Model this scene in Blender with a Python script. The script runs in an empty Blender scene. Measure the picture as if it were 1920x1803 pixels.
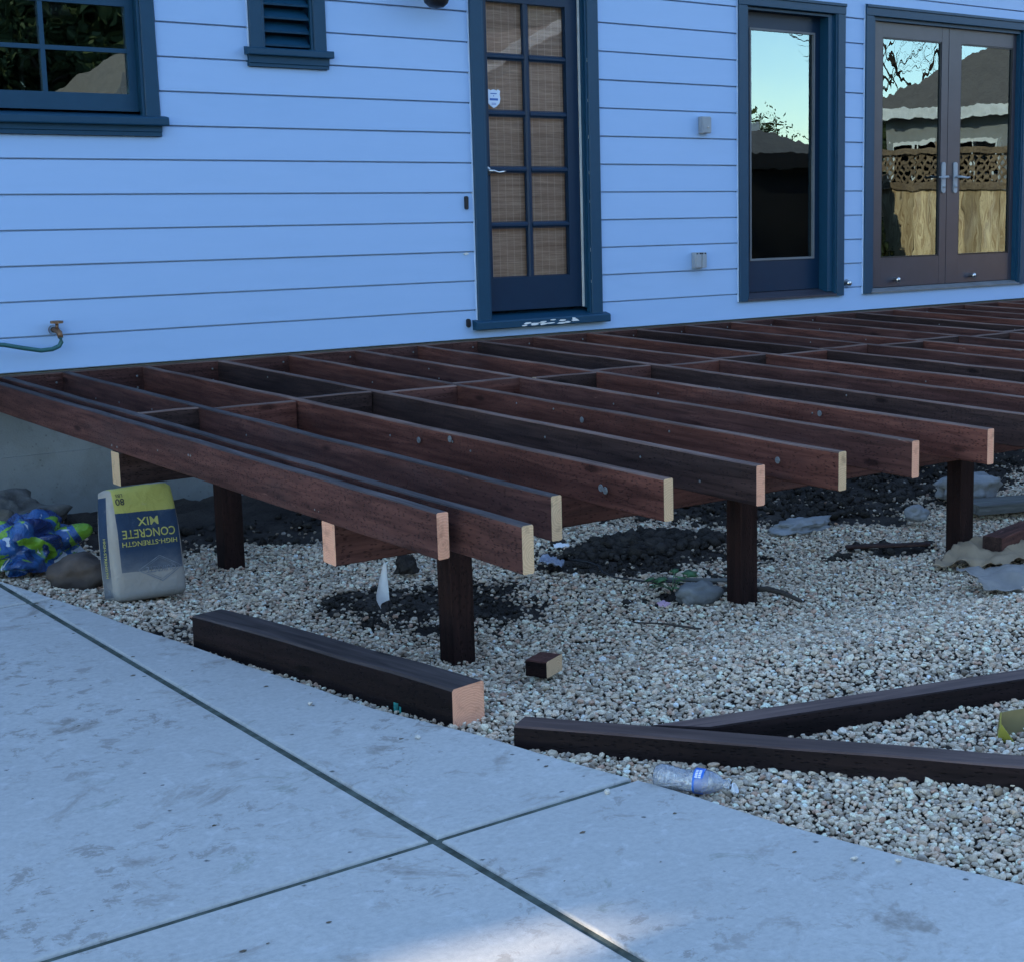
import bpy, bmesh, math, random
import numpy as np
from mathutils import Matrix, Vector, noise as mnoise
R = math.radians
rnd = random.Random(7)
rng = np.random.default_rng(11)
SC = bpy.context.scene
COL = SC.collection

# ------------------------------------------------------------------ camera
cam_d = bpy.data.cameras.new('camera')
cam = bpy.data.objects.new('camera', cam_d); COL.objects.link(cam); SC.camera = cam
yaw, pitch, roll = 0.7278, 0.1636, -0.0013
_f = Vector((math.sin(yaw) * math.cos(pitch), math.cos(yaw) * math.cos(pitch), -math.sin(pitch)))
_r0 = Vector((math.cos(yaw), -math.sin(yaw), 0)); _u0 = _r0.cross(_f)
_r = math.cos(roll) * _r0 + math.sin(roll) * _u0; _u = -math.sin(roll) * _r0 + math.cos(roll) * _u0
cam.matrix_world = Matrix(((_r.x, _u.x, -_f.x, -1.6409), (_r.y, _u.y, -_f.y, -8.4089), (_r.z, _u.z, -_f.z, 1.5093), (0, 0, 0, 1)))
cam_d.sensor_fit = 'HORIZONTAL'; cam_d.sensor_width = 36.0
cam_d.lens = 2980.68 / 1920 * 36
cam_d.shift_x = (960 - 1431.6) / 1920
cam_d.shift_y = (841.2 - 901.5) / 1920
cam_d.clip_start = 0.05; cam_d.clip_end = 3000

# ------------------------------------------------------------------ world, sun, exposure
SUN_AZ = Vector((-0.968, 0.25, 0)).normalized()      # horizontal direction towards the sun
SUN_EL = R(22)
world = bpy.data.worlds.new('World'); SC.world = world; world.use_nodes = True
wn = world.node_tree.nodes; wl = world.node_tree.links
sky = wn.new('ShaderNodeTexSky'); sky.sky_type = 'NISHITA'; sky.sun_disc = False
sky.sun_elevation = SUN_EL
sky.sun_rotation = math.atan2(SUN_AZ.x, SUN_AZ.y)
sky.air_density = 1.0; sky.dust_density = 0.04; sky.ozone_density = 2.0; sky.altitude = 600
bg = wn['Background']; bg.inputs['Strength'].default_value = 0.15
wl.new(sky.outputs[0], bg.inputs[0])
sun_d = bpy.data.lights.new('sun', 'SUN'); sun_d.energy = 2.3; sun_d.angle = R(0.53); sun_d.color = (1, 0.84, 0.64)
sun = bpy.data.objects.new('sun', sun_d); COL.objects.link(sun)
sd = Vector((SUN_AZ.x * math.cos(SUN_EL), SUN_AZ.y * math.cos(SUN_EL), math.sin(SUN_EL)))
sun.rotation_euler = sd.to_track_quat('Z', 'Y').to_euler(); sun.location = (-20, 6, 20)
vs = SC.view_settings
vs.view_transform = 'Standard'; vs.look = 'None'; vs.exposure = 2.15; vs.gamma = 1
SC.cycles.max_bounces = 8; SC.cycles.use_denoising = True

# ------------------------------------------------------------------ node helpers
class G:
    def __init__(s, name):
        s.m = bpy.data.materials.new(name); s.m.use_nodes = True
        s.t = s.m.node_tree; s.t.nodes.clear()
        s.out = s.t.nodes.new('ShaderNodeOutputMaterial')
    def n(s, typ, ins=None, **props):
        nd = s.t.nodes.new('ShaderNode' + typ)
        for k, v in props.items(): setattr(nd, k, v)
        for k, v in (ins or {}).items():
            sock = nd.inputs[k]
            if isinstance(v, bpy.types.NodeSocket): s.t.links.new(v, sock)
            elif hasattr(sock, 'default_value'):
                if sock.type == 'RGBA' and len(v) == 3: v = (*v, 1)
                sock.default_value = v
        return nd
    def math(s, op, a, b=0.5, clamp=False):
        return s.n('Math', {0: a, 1: b}, operation=op, use_clamp=clamp).outputs[0]
    def mix(s, fac, a, b, blend='MIX'):
        nd = s.n('Mix', {0: fac}, data_type='RGBA', blend_type=blend)
        for i, v in ((6, a), (7, b)):
            if isinstance(v, bpy.types.NodeSocket): s.t.links.new(v, nd.inputs[i])
            else: nd.inputs[i].default_value = (*v, 1) if len(v) == 3 else v
        return nd.outputs[2]
    def ramp(s, fac, stops, interp='LINEAR'):
        nd = s.n('ValToRGB', {0: fac}); cr = nd.color_ramp; cr.interpolation = interp
        while len(cr.elements) < len(stops): cr.elements.new(0.5)
        for e, (p, c) in zip(cr.elements, stops):
            e.position = p; e.color = (c, c, c, 1) if isinstance(c, (int, float)) else (*c, 1)
        return nd.outputs[0]
    def vec(s, scale=(1, 1, 1), kind='Object', rand=True):
        tc = s.n('TexCoord').outputs[kind]
        if rand:
            oi = s.n('ObjectInfo').outputs['Random']
            add = s.n('VectorMath', {0: tc, 1: s.n('CombineXYZ', {0: s.math('MULTIPLY', oi, 37.0), 1: s.math('MULTIPLY', oi, 11.3), 2: s.math('MULTIPLY', oi, 5.7)}).outputs[0]}, operation='ADD').outputs[0]
        else: add = tc
        return s.n('VectorMath', {0: add, 1: scale}, operation='MULTIPLY').outputs[0]
    def noise(s, vec, scale=5, detail=4, rough=0.55, dist=0):
        return s.n('TexNoise', {'Vector': vec, 'Scale': scale, 'Detail': detail, 'Roughness': rough, 'Distortion': dist}).outputs[0]
    def bump(s, h, strength=0.3, dist=0.01, normal=None):
        ins = {'Height': h, 'Strength': strength, 'Distance': dist}
        if normal is not None: ins['Normal'] = normal
        return s.n('Bump', ins).outputs[0]
    def pbr(s, col, rough=0.6, normal=None, spec=0.5, metal=0.0, **kw):
        ins = {'Base Color': col, 'Roughness': rough, 'Specular IOR Level': spec, 'Metallic': metal}
        if normal is not None: ins['Normal'] = normal
        ins.update(kw)
        b = s.n('BsdfPrincipled', ins)
        s.t.links.new(b.outputs[0], s.out.inputs[0]); return s.m

def plain(name, col, rough=0.6, spec=0.5, metal=0.0, var=0.15, scale=8, bump=0.0):
    g = G(name); v = g.vec(); nz = g.noise(v, scale, 5)
    c = g.mix(g.ramp(nz, [(0.3, 0.0), (0.7, 1.0)]), tuple(x * (1 - var) for x in col), tuple(min(1, x * (1 + var)) for x in col))
    nm = g.bump(g.noise(v, scale * 6, 4), bump, 0.004) if bump else None
    return g.pbr(c, rough, nm, spec, metal)

def mat_wood(name, c1, c2, rough=0.75, incise=True, blotch=0.5):
    g = G(name)
    grain = g.noise(g.vec((3, 45, 45)), 1.0, 6, 0.6, 0.6)
    big = g.noise(g.vec((1.1, 5, 5)), 1.0, 4, 0.6)
    c = g.mix(g.ramp(grain, [(0.32, 0.0), (0.68, 1.0)]), tuple(x * 0.75 for x in c1), tuple(min(1, x * 1.2) for x in c2))
    gw = g.noise(g.vec((0.8, 3.5, 3.5)), 1.7, 5, 0.65)
    c = g.mix(g.ramp(gw, [(0.52, 0.0), (0.75, 0.45)]), c, tuple(0.6 * (c1[0] + c2[0]) / 2 * k for k in (1.0, 0.8, 0.78)))
    c = g.mix(g.math('MULTIPLY', g.ramp(big, [(0.42, 0.0), (0.68, 1.0)]), blotch), c, tuple(x * 0.42 for x in c1))
    kn = g.n('TexVoronoi', {'Vector': g.vec((2.1, 7, 7)), 'Scale': 1.0, 'Randomness': 1.0}).outputs['Distance']
    c = g.mix(g.ramp(kn, [(0.06, 0.85), (0.12, 0.0)]), c, tuple(x * 0.3 for x in c1))
    # pale scuffs and stamp marks
    sc = g.noise(g.vec((7, 55, 55)), 1.0, 3, 0.7)
    sc2 = g.noise(g.vec((1.3, 9, 9)), 1.0, 2)
    scf = g.math('MULTIPLY', g.ramp(sc, [(0.66, 0.0), (0.74, 1.0)]), g.ramp(sc2, [(0.52, 0.0), (0.62, 0.6)]))
    c = g.mix(scf, c, tuple(min(0.3, x * 2.2 + 0.03) for x in c2))
    nm = g.bump(grain, 0.25, 0.003)
    if incise:
        inc = g.n('TexVoronoi', {'Vector': g.vec((42, 130, 130)), 'Scale': 1.0, 'Randomness': 0.75}).outputs['Distance']
        pit = g.ramp(inc, [(0.12, 0.0), (0.34, 1.0)])
        nm = g.bump(pit, 0.9, 0.003, nm)
        c = g.mix(g.math('MULTIPLY', g.math('SUBTRACT', 1.0, pit), 0.6), c, tuple(x * 0.25 for x in c1))
    oi = g.n('ObjectInfo').outputs['Random']; tn = g.math('ADD', 0.72 if 'fence' in name else 0.86, g.math('MULTIPLY', oi, 0.5 if 'fence' in name else 0.26))
    c = g.mix(1.0, c, g.n('CombineColor', {0: tn, 1: tn, 2: tn}).outputs[0], 'MULTIPLY')
    return g.pbr(c, rough, nm, 0.15)

def mat_endgrain(name, c1, c2, cy=0.02, cz=-0.07):
    g = G(name)
    v = g.vec((0, 1, 1), rand=False)
    off = g.n('ObjectInfo').outputs['Random']
    v2 = g.n('VectorMath', {0: v, 1: g.n('CombineXYZ', {1: cy, 2: g.math('ADD', cz, g.math('MULTIPLY', off, 0.08))}).outputs[0]}, operation='SUBTRACT').outputs[0]
    wob = g.noise(g.vec((1, 30, 30)), 1.0, 3)
    d = g.n('VectorMath', {0: v2}, operation='LENGTH').outputs['Value']
    ring = g.math('MULTIPLY', g.math('SINE', g.math('ADD', g.math('MULTIPLY', d, 800.0), g.math('MULTIPLY', wob, 16.0))), g.math('ADD', 0.35, g.noise(g.vec((1, 14, 14)), 1.0, 4)))
    c = g.mix(g.ramp(ring, [(0.0, 0.55), (1.0, 1.0)]), c1, c2)
    c = g.mix(g.ramp(g.noise(g.vec((1, 25, 25)), 1.0, 5), [(0.55, 0.0), (0.75, 0.6)]), c, tuple(x * 0.45 for x in c1))
    return g.pbr(c, 0.85, g.bump(ring, 0.2, 0.002), 0.2)

M = {}
# painted siding
g = G('siding_paint'); v = g.vec((1.2, 1, 6)); nz = g.noise(v, 3, 5); fine = g.noise(g.vec((6, 1, 60)), 1.0, 4)
c = g.mix(nz, (0.335, 0.495, 0.735), (0.365, 0.525, 0.77))
oi = g.n('ObjectInfo').outputs['Random']; c = g.mix(g.math('MULTIPLY', oi, 0.16), c, (0.21, 0.385, 0.64))
gr = g.noise(g.vec((0.7, 1, 3)), 1.0, 5, 0.7); c = g.mix(g.ramp(gr, [(0.55, 0.0), (0.8, 0.25)]), c, (0.22, 0.37, 0.58))
spot = g.noise(g.vec((9, 9, 14)), 1.0, 4, 0.65)
c = g.mix(g.ramp(spot, [(0.72, 0.0), (0.80, 0.45)]), c, (0.30, 0.36, 0.46))
M['siding'] = g.pbr(c, 0.55, g.bump(g.math('ADD', fine, g.noise(g.vec((1, 1, 2)), 2.0, 2)), 0.12, 0.004), 0.35)
g = G('trim_paint'); nz = g.noise(g.vec((3, 3, 3)), 6, 5)
c = g.mix(nz, (0.0035, 0.042, 0.085), (0.006, 0.054, 0.105))
M['trim'] = g.pbr(c, 0.5, g.bump(g.noise(g.vec((4, 4, 40)), 3, 3), 0.1, 0.003), 0.4)
g = G('door_paint'); nz = g.noise(g.vec((3, 3, 3)), 5, 5)
M['door'] = g.pbr(g.mix(nz, (0.002, 0.017, 0.045), (0.003, 0.024, 0.056)), 0.45, g.bump(g.noise(g.vec((4, 4, 40)), 3, 3), 0.06, 0.003), 0.35)
M['caulk'] = plain('caulk', (0.55, 0.66, 0.80), 0.6, var=0.08)
M['peel'] = plain('bare_primer', (0.75, 0.75, 0.72), 0.8, 0.2, bump=0.3)
M['clad'] = plain('bronze_cladding', (0.048, 0.046, 0.06), 0.38, 0.5, var=0.08)
M['black'] = plain('black_plastic', (0.012, 0.012, 0.014), 0.45)
M['dark_room'] = plain('dim_room_paint', (0.05, 0.047, 0.045), 0.9, 0.1)
M['rubber'] = plain('gasket', (0.16, 0.165, 0.17), 0.7)
M['strip'] = plain('weatherstrip', (0.55, 0.55, 0.52), 0.6)
M['steel'] = plain('brushed_steel', (0.62, 0.6, 0.57), 0.28, 0.5, 1.0, var=0.05)
M['dull'] = plain('galvanised_head', (0.20, 0.20, 0.19), 0.6, 0.4, 0.3)
M['brass'] = plain('old_brass', (0.20, 0.11, 0.06), 0.5, 0.5, 0.6)
M['greymetal'] = plain('grey_box_paint', (0.30, 0.33, 0.36), 0.5, 0.4)
M['hose'] = plain('hose_rubber', (0.02, 0.10, 0.10), 0.5)
M['white'] = plain('white_plastic', (0.8, 0.8, 0.8), 0.5, var=0.04)
def mat_glass(name, ior, tint, wav, wscale, refl=(0.95, 0.97, 1)):
    g = G(name)
    nm = g.bump(g.noise(g.vec((1, 1, 0.7)), wscale, 2, 0.5), wav, 0.02)
    fr = g.n('Fresnel', {'IOR': ior, 'Normal': nm}).outputs[0]
    gl = g.n('BsdfGlossy', {'Color': refl, 'Roughness': 0.0, 'Normal': nm})
    tr = g.n('BsdfTransparent', {'Color': tint})
    mx = g.n('MixShader', {0: fr, 1: tr.outputs[0], 2: gl.outputs[0]})
    g.t.links.new(mx.outputs[0], g.out.inputs[0]); return g.m
M['glass'] = mat_glass('double_glazing', 2.35, (0.6, 0.64, 0.66), 0.04, 4.0, (0.64, 0.86, 0.94))
M['glass_old'] = mat_glass('old_single_glass', 1.45, (0.98, 0.98, 0.98), 0.02, 5.0)
g = G('woven_reed')
yv = g.n('TexCoord').outputs['Object']; sep = g.n('SeparateXYZ', {0: yv})
reed = g.math('SINE', g.math('MULTIPLY', sep.outputs[2], 780.0))
slub = g.noise(g.vec((5, 1, 160), rand=False), 1.0, 4, 0.7)
band = g.noise(g.vec((0.6, 1, 45), rand=False), 1.0, 3)
c = g.mix(g.ramp(slub, [(0.3, 0.0), (0.7, 1.0)]), (0.36, 0.22, 0.155), (0.78, 0.55, 0.40))
c = g.mix(g.ramp(band, [(0.5, 0.0), (0.72, 0.7)]), c, (0.30, 0.18, 0.125))
st = g.math('PINGPONG', sep.outputs[0], 0.026)
c = g.mix(g.ramp(st, [(0.0016, 0.55), (0.0035, 0.0)]), c, (0.85, 0.66, 0.50))
M['reed'] = g.pbr(c, 0.8, g.bump(g.math('ADD', reed, g.math('MULTIPLY', slub, 2.0)), 0.5, 0.002), 0.2)
# wood
M['w_red'] = mat_wood('stained_lumber_red', (0.098, 0.033, 0.023), (0.165, 0.061, 0.043))
M['w_brown'] = mat_wood('stained_lumber_brown', (0.070, 0.028, 0.022), (0.120, 0.050, 0.039))
M['w_dark'] = mat_wood('stained_lumber_dark', (0.034, 0.0185, 0.0155), (0.062, 0.034, 0.028))
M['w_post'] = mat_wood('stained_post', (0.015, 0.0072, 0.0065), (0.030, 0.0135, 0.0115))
M['w_loose'] = mat_wood('stained_loose_timber', (0.010, 0.006, 0.006), (0.019, 0.011, 0.011))
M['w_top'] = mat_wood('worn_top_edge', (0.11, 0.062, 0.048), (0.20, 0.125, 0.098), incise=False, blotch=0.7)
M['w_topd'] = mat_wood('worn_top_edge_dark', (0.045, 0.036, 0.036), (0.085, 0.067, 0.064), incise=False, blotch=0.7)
M['end'] = mat_endgrain('cut_end', (0.48, 0.28, 0.15), (0.74, 0.50, 0.29))
M['end2'] = mat_endgrain('cut_end_pink', (0.66, 0.28, 0.165), (0.85, 0.43, 0.275), 0.0, -0.10)
M['wframe'] = mat_wood('weathered_fence', (0.20, 0.135, 0.08), (0.34, 0.24, 0.15), incise=False, blotch=0.4)
M['fence'] = mat_wood('fence_cedar', (0.52, 0.31, 0.14), (0.88, 0.66, 0.40), incise=False, blotch=0.5)
# concrete
def mat_concrete(name, base, dirt, stain=1.0, scale=1.0, bumpy=0.15):
    g = G(name); v = g.vec((scale, scale, scale), 'Object', rand=False)
    big = g.noise(v, 1.3, 6, 0.6); mid = g.noise(v, 6, 6, 0.65, 0.4); fine = g.noise(v, 90, 4, 0.6)
    c = g.mix(g.ramp(big, [(0.3, 0.0), (0.7, 1.0)]), tuple(x * 0.86 for x in base), tuple(min(1, x * 1.1) for x in base))
    c = g.mix(g.math('MULTIPLY', g.ramp(mid, [(0.47, 0.0), (0.66, 1.0)]), 0.7 * stain), c, dirt)
    sm = g.noise(g.n('VectorMath', {0: v, 1: (11, 15, 11)}, operation='MULTIPLY').outputs[0], 1.0, 6, 0.72, 0.6)
    sm2 = g.noise(v, 2.2, 3)
    c = g.mix(g.math('MULTIPLY', g.math('MULTIPLY', g.ramp(sm, [(0.56, 0.0), (0.70, 1.0)]), g.ramp(sm2, [(0.38, 0.0), (0.55, 1.0)])), 0.8 * stain), c, tuple(x * 0.75 for x in dirt))
    sp = g.n('TexVoronoi', {'Vector': v, 'Scale': 26.0}).outputs['Distance']
    spm = g.noise(v, 3.1, 3)
    c = g.mix(g.math('MULTIPLY', g.ramp(sp, [(0.10, 1.0), (0.20, 0.0)]), g.ramp(spm, [(0.46, 0.0), (0.58, 0.85 * stain)])), c, tuple(x * 0.25 for x in dirt))
    wt = g.noise(v, 4.3, 5, 0.7)
    c = g.mix(g.ramp(wt, [(0.58, 0.0), (0.75, 0.4 * stain)]), c, tuple(min(1, x * 1.3) for x in base))
    return g.pbr(c, 0.8, g.bump(g.math('ADD', fine, g.math('MULTIPLY', mid, 1.5)), bumpy, 0.004), 0.3)
g = G('patio_concrete'); v = g.vec((1, 1, 1), rand=False)
big = g.noise(v, 0.9, 5, 0.6); mid = g.noise(v, 5, 8, 0.68, 0.3); fine = g.noise(v, 55, 6, 0.7); grit = g.noise(v, 260, 3, 0.6)
c = g.mix(g.ramp(big, [(0.3, 0.0), (0.7, 1.0)]), (0.40, 0.392, 0.370), (0.475, 0.460, 0.430))
c = g.mix(g.ramp(fine, [(0.35, 0.35), (0.60, 0.0)]), c, (0.245, 0.25, 0.25))
c = g.mix(g.ramp(g.noise(v, 17, 7, 0.72, 0.5), [(0.54, 0.0), (0.66, 0.42)]), c, (0.55, 0.545, 0.53))
wash = g.noise(v, 1.7, 3, 0.5)
sm = g.noise(v, 13, 9, 0.74, 0.4)
c = g.mix(g.math('MULTIPLY', g.ramp(sm, [(0.545, 0.0), (0.60, 1.0)]), g.ramp(wash, [(0.42, 0.0), (0.58, 0.52)])), c, (0.165, 0.138, 0.112))
sm3 = g.noise(g.n('VectorMath', {0: v, 1: (3.1, 9.2, 0)}, operation='ADD').outputs[0], 3.6, 8, 0.7, 0.6)
c = g.mix(g.ramp(sm3, [(0.57, 0.0), (0.68, 0.65)]), c, (0.185, 0.155, 0.125))
gl = g.noise(g.n('VectorMath', {0: v, 1: (7.1, 2.2, 0)}, operation='ADD').outputs[0], 6.0, 7, 0.7, 0.8)
c = g.mix(g.ramp(gl, [(0.62, 0.0), (0.70, 0.45)]), c, (0.16, 0.18, 0.13))
sp = g.n('TexVoronoi', {'Vector': v, 'Scale': 19.0}); spd = g.math('ADD', sp.outputs['Distance'], g.math('MULTIPLY', g.math('SUBTRACT', fine, 0.5), 0.35))
pick = g.n('SeparateColor', {0: sp.outputs['Color']}).outputs[0]
c = g.mix(g.math('MULTIPLY', g.ramp(spd, [(0.08, 0.85), (0.15, 0.0)]), g.math('GREATER_THAN', pick, 0.9)), c, (0.06, 0.06, 0.058))
M['slab'] = g.pbr(c, 0.82, g.bump(g.math('ADD', grit, g.math('ADD', g.math('MULTIPLY', mid, 1.2), g.math('MULTIPLY', fine, 1.5))), 0.22, 0.003), 0.3)
M['joint'] = plain('joint_grime', (0.085, 0.10, 0.085), 1.0, 0.0, var=0.4, scale=20, bump=0.5)
M['found'] = mat_concrete('foundation_concrete', (0.20, 0.215, 0.21), (0.14, 0.14, 0.125), 0.5, 1.2, 0.5)
M['soil'] = None
g = G('dark_soil'); v = g.vec((1, 1, 1), rand=False)
n1 = g.noise(v, 3, 6, 0.6); n2 = g.noise(v, 40, 6, 0.7); n3 = g.noise(v, 12, 5, 0.6)
c = g.mix(g.ramp(n1, [(0.35, 0.0), (0.65, 1.0)]), (0.022, 0.018, 0.016), (0.062, 0.052, 0.044))
c = g.mix(g.ramp(n2, [(0.55, 0.0), (0.75, 0.5)]), c, (0.012, 0.010, 0.009))
M['soil'] = g.pbr(c, 0.95, g.bump(g.math('ADD', n3, g.math('MULTIPLY', n2, 0.6)), 0.9, 0.03), 0.15)
g = G('yard_soil'); v = g.vec((1, 1, 1), rand=False)
c = g.mix(g.noise(v, 2, 6), (0.06, 0.055, 0.04), (0.13, 0.115, 0.085))
M['yard'] = g.pbr(c, 0.95, g.bump(g.noise(v, 20, 5), 0.6, 0.03), 0.15)
def mat_attr(name, rough=0.8, bump=0.25, spec=0.3):
    g = G(name); a = g.n('Attribute', attribute_name='tint').outputs['Color']
    v = g.vec((1, 1, 1), rand=False); nz = g.noise(v, 220, 3)
    c = g.mix(g.ramp(nz, [(0.35, 0.35), (0.65, 0.0)]), a, (0.10, 0.085, 0.07))
    return g.pbr(c, rough, g.bump(nz, bump, 0.002), spec)
M['pebble'] = mat_attr('pebbles')

# ------------------------------------------------------------------ mesh helpers
def link(name, me, parent=None, loc=(0, 0, 0), rot=(0, 0, 0)):
    o = bpy.data.objects.new(name, me); COL.objects.link(o)
    o.location = loc; o.rotation_euler = rot
    if parent is not None: o.parent = parent
    return o
def tag(o, label=None, cat=None, group=None, kind=None):
    if label: o['label'] = label
    if cat: o['category'] = cat
    if group: o['group'] = group
    if kind: o['kind'] = kind
    return o
def empty(name, loc=(0, 0, 0), rot=(0, 0, 0), parent=None):
    return link(name, None, parent, loc, rot)
class MB:
    def __init__(s): s.v = []; s.f = []; s.mi = []; s.sm = []
    def add(s, vs, fs, mi=0, smooth=False):
        b = len(s.v); s.v += [tuple(x) for x in vs]
        for f in fs: s.f.append([b + i for i in f]); s.mi.append(mi); s.sm.append(smooth)
        return s
    def box(s, x0, x1, y0, y1, z0, z1, mi=0):
        return s.add([(x0, y0, z0), (x1, y0, z0), (x1, y1, z0), (x0, y1, z0), (x0, y0, z1), (x1, y0, z1), (x1, y1, z1), (x0, y1, z1)],
                     [(0, 3, 2, 1), (4, 5, 6, 7), (0, 1, 5, 4), (1, 2, 6, 5), (2, 3, 7, 6), (3, 0, 4, 7)], mi)
    def prism(s, prof, x0, x1, mi=0, miend=None, axis=0, mif=None):
        """closed (a,b) profile swept along an axis from x0 to x1"""
        n = len(prof)
        def P(t, a, b): return ((t, a, b), (a, t, b), (a, b, t))[axis]
        vs = [P(x0, a, b) for a, b in prof] + [P(x1, a, b) for a, b in prof]
        base = len(s.v); s.v += vs
        for i in range(n):
            j = (i + 1) % n
            s.f.append([base + i, base + j, base + n + j, base + n + i]); s.mi.append(mif(i) if mif else mi); s.sm.append(False)
        s.f.append([base + i for i in range(n)][::-1]); s.f.append([base + n + i for i in range(n)])
        me = mi if miend is None else miend
        s.mi += [me, me]; s.sm += [False, False]; return s
    def tube(s, pts, r, n=8, mi=0, cap=True):
        pts = [Vector(p) for p in pts]; rs = r if isinstance(r, (list, tuple)) else [r] * len(pts)
        base = len(s.v); up = Vector((0.13, 0.21, 1)).normalized()
        for i, p in enumerate(pts):
            d = (pts[min(i + 1, len(pts) - 1)] - pts[max(i - 1, 0)]).normalized()
            a = d.cross(up)
            if a.length < 1e-3: a = d.cross(Vector((1, 0, 0)))
            a.normalize(); b = d.cross(a)
            for k in range(n):
                t = 2 * math.pi * k / n
                s.v.append(tuple(p + (a * math.cos(t) + b * math.sin(t)) * rs[i]))
        for i in range(len(pts) - 1):
            for k in range(n):
                k2 = (k + 1) % n
                s.f.append([base + i * n + k, base + i * n + k2, base + (i + 1) * n + k2, base + (i + 1) * n + k]); s.mi.append(mi); s.sm.append(True)
        if cap:
            s.f.append([base + k for k in range(n)]); s.f.append([base + (len(pts) - 1) * n + k for k in range(n)][::-1]); s.mi += [mi, mi]; s.sm += [False, False]
        return s
    def lathe(s, prof, n=24, mi=0, axis=2, org=(0, 0, 0), mif=None):
        """(radius, height) profile round an axis"""
        base = len(s.v)
        for r_, h in prof:
            for k in range(n):
                t = 2 * math.pi * k / n; a, b = r_ * math.cos(t), r_ * math.sin(t)
                p = ((h, a, b), (a, h, b), (a, b, h))[axis]
                s.v.append((p[0] + org[0], p[1] + org[1], p[2] + org[2]))
        for i in range(len(prof) - 1):
            for k in range(n):
                k2 = (k + 1) % n
                s.f.append([base + i * n + k, base + i * n + k2, base + (i + 1) * n + k2, base + (i + 1) * n + k]); s.mi.append(mif(i) if mif else mi); s.sm.append(True)
        return s
    def mesh(s, name, mats):
        me = bpy.data.meshes.new(name); me.from_pydata(s.v, [], s.f)
        for m in (mats if isinstance(mats, (list, tuple)) else [mats]): me.materials.append(m)
        me.polygons.foreach_set('material_index', s.mi); me.polygons.foreach_set('use_smooth', s.sm)
        bm = bmesh.new(); bm.from_mesh(me); bmesh.ops.recalc_face_normals(bm, faces=bm.faces); bm.to_mesh(me); bm.free()
        me.update(); return me
    def build(s, name, mats, parent=None, loc=(0, 0, 0), rot=(0, 0, 0)):
        return link(name, s.mesh(name, mats), parent, loc, rot)
def chamf(w, h, c=0.004):
    a, b = w / 2, h / 2
    return [(-a + c, -b), (a - c, -b), (a, -b + c), (a, b - c), (a - c, b), (-a + c, b), (-a, b - c), (-a, -b + c)]
def beam_mesh(L, w, h, side, top, end, c=0.004, cuts=10, warp=0.0015, seed=0):
    """timber along local X, 0..L, centred in y and z, with slightly uneven faces"""
    m = MB(); prof = chamf(w, h, c); n = len(prof); r_ = random.Random(seed)
    cuts = max(2, int(cuts))
    for i in range(cuts + 1):
        dy, dz = r_.uniform(-warp, warp), r_.uniform(-warp, warp)
        for a, b in prof: m.v.append((L * i / cuts, a + dy + r_.uniform(-1, 1) * warp * 0.4, b + dz + r_.uniform(-1, 1) * warp * 0.4))
    for i in range(cuts):
        for k in range(n):
            k2 = (k + 1) % n
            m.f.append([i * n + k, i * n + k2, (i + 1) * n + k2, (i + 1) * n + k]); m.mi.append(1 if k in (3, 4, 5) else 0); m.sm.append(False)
    m.f.append(list(range(n))[::-1]); m.f.append([cuts * n + k for k in range(n)]); m.mi += [2, 2]; m.sm += [False, False]
    return m.mesh('timber', [side, top, end])
def place_bar(name, a, b, w, h, side, top, end, parent=None, seed=0, warp=0.0015, c=0.004):
    """timber from point a to b (centre line)"""
    a, b = Vector(a), Vector(b); d = b - a
    me = beam_mesh(d.length, w, h, side, top, end, c, cuts=max(3, d.length / 0.25), warp=warp, seed=seed)
    o = link(name, me, parent)
    o.location = a; o.rotation_euler = (0, -math.asin(d.z / d.length), math.atan2(d.y, d.x)); return o
def sstep(a, b, x):
    t = np.clip((np.asarray(x, float) - a) / (b - a), 0, 1); return t * t * (3 - 2 * t)

# ------------------------------------------------------------------ ground levels
EDGE = [(-0.25, 0.02), (0.02, -1.0), (0.153, -1.91), (0.285, -2.88), (0.345, -3.3), (0.489, -4.29), (0.584, -4.67), (0.618, -4.83), (0.73, -5.33), (0.809, -5.75), (0.885, -6.08), (0.97, -6.33), (1.2, -7.0), (1.55, -8.0), (1.95, -9.3)]
_ey = np.array([e[1] for e in EDGE])[::-1]; _ex = np.array([e[0] for e in EDGE])[::-1]
def edge_x(y): return np.interp(y, _ey, _ex)
def ground_z(x, y):
    x = np.asarray(x, float); y = np.asarray(y, float)
    d = x - edge_x(y); back = sstep(-4.95, -3.9, y)
    z = -0.035 - 0.085 * sstep(0.0, 0.75, d) * back - 0.02 * np.clip(d - 0.8, 0, 3.2) * back
    z = z - 0.03 * sstep(-2.0, -1.2, y)
    z = z + 0.012 * np.sin(x * 3.1 + y * 1.7) * np.sin(y * 2.7 - x) * np.clip(d, 0, 1)
    for cx, cy, rx, ry, h in MOUNDS:
        z = z + h * np.exp(-(((x - cx) / rx) ** 2 + ((y - cy) / ry) ** 2))
    return z
MOUNDS = [(1.45, -2.95, 0.32, 0.3, 0.012), (2.75, -2.70, 0.45, 0.30, 0.035), (4.6, -2.0, 1.2, 0.6, 0.03), (0.5, -0.75, 0.42, 0.35, 0.16)]
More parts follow.
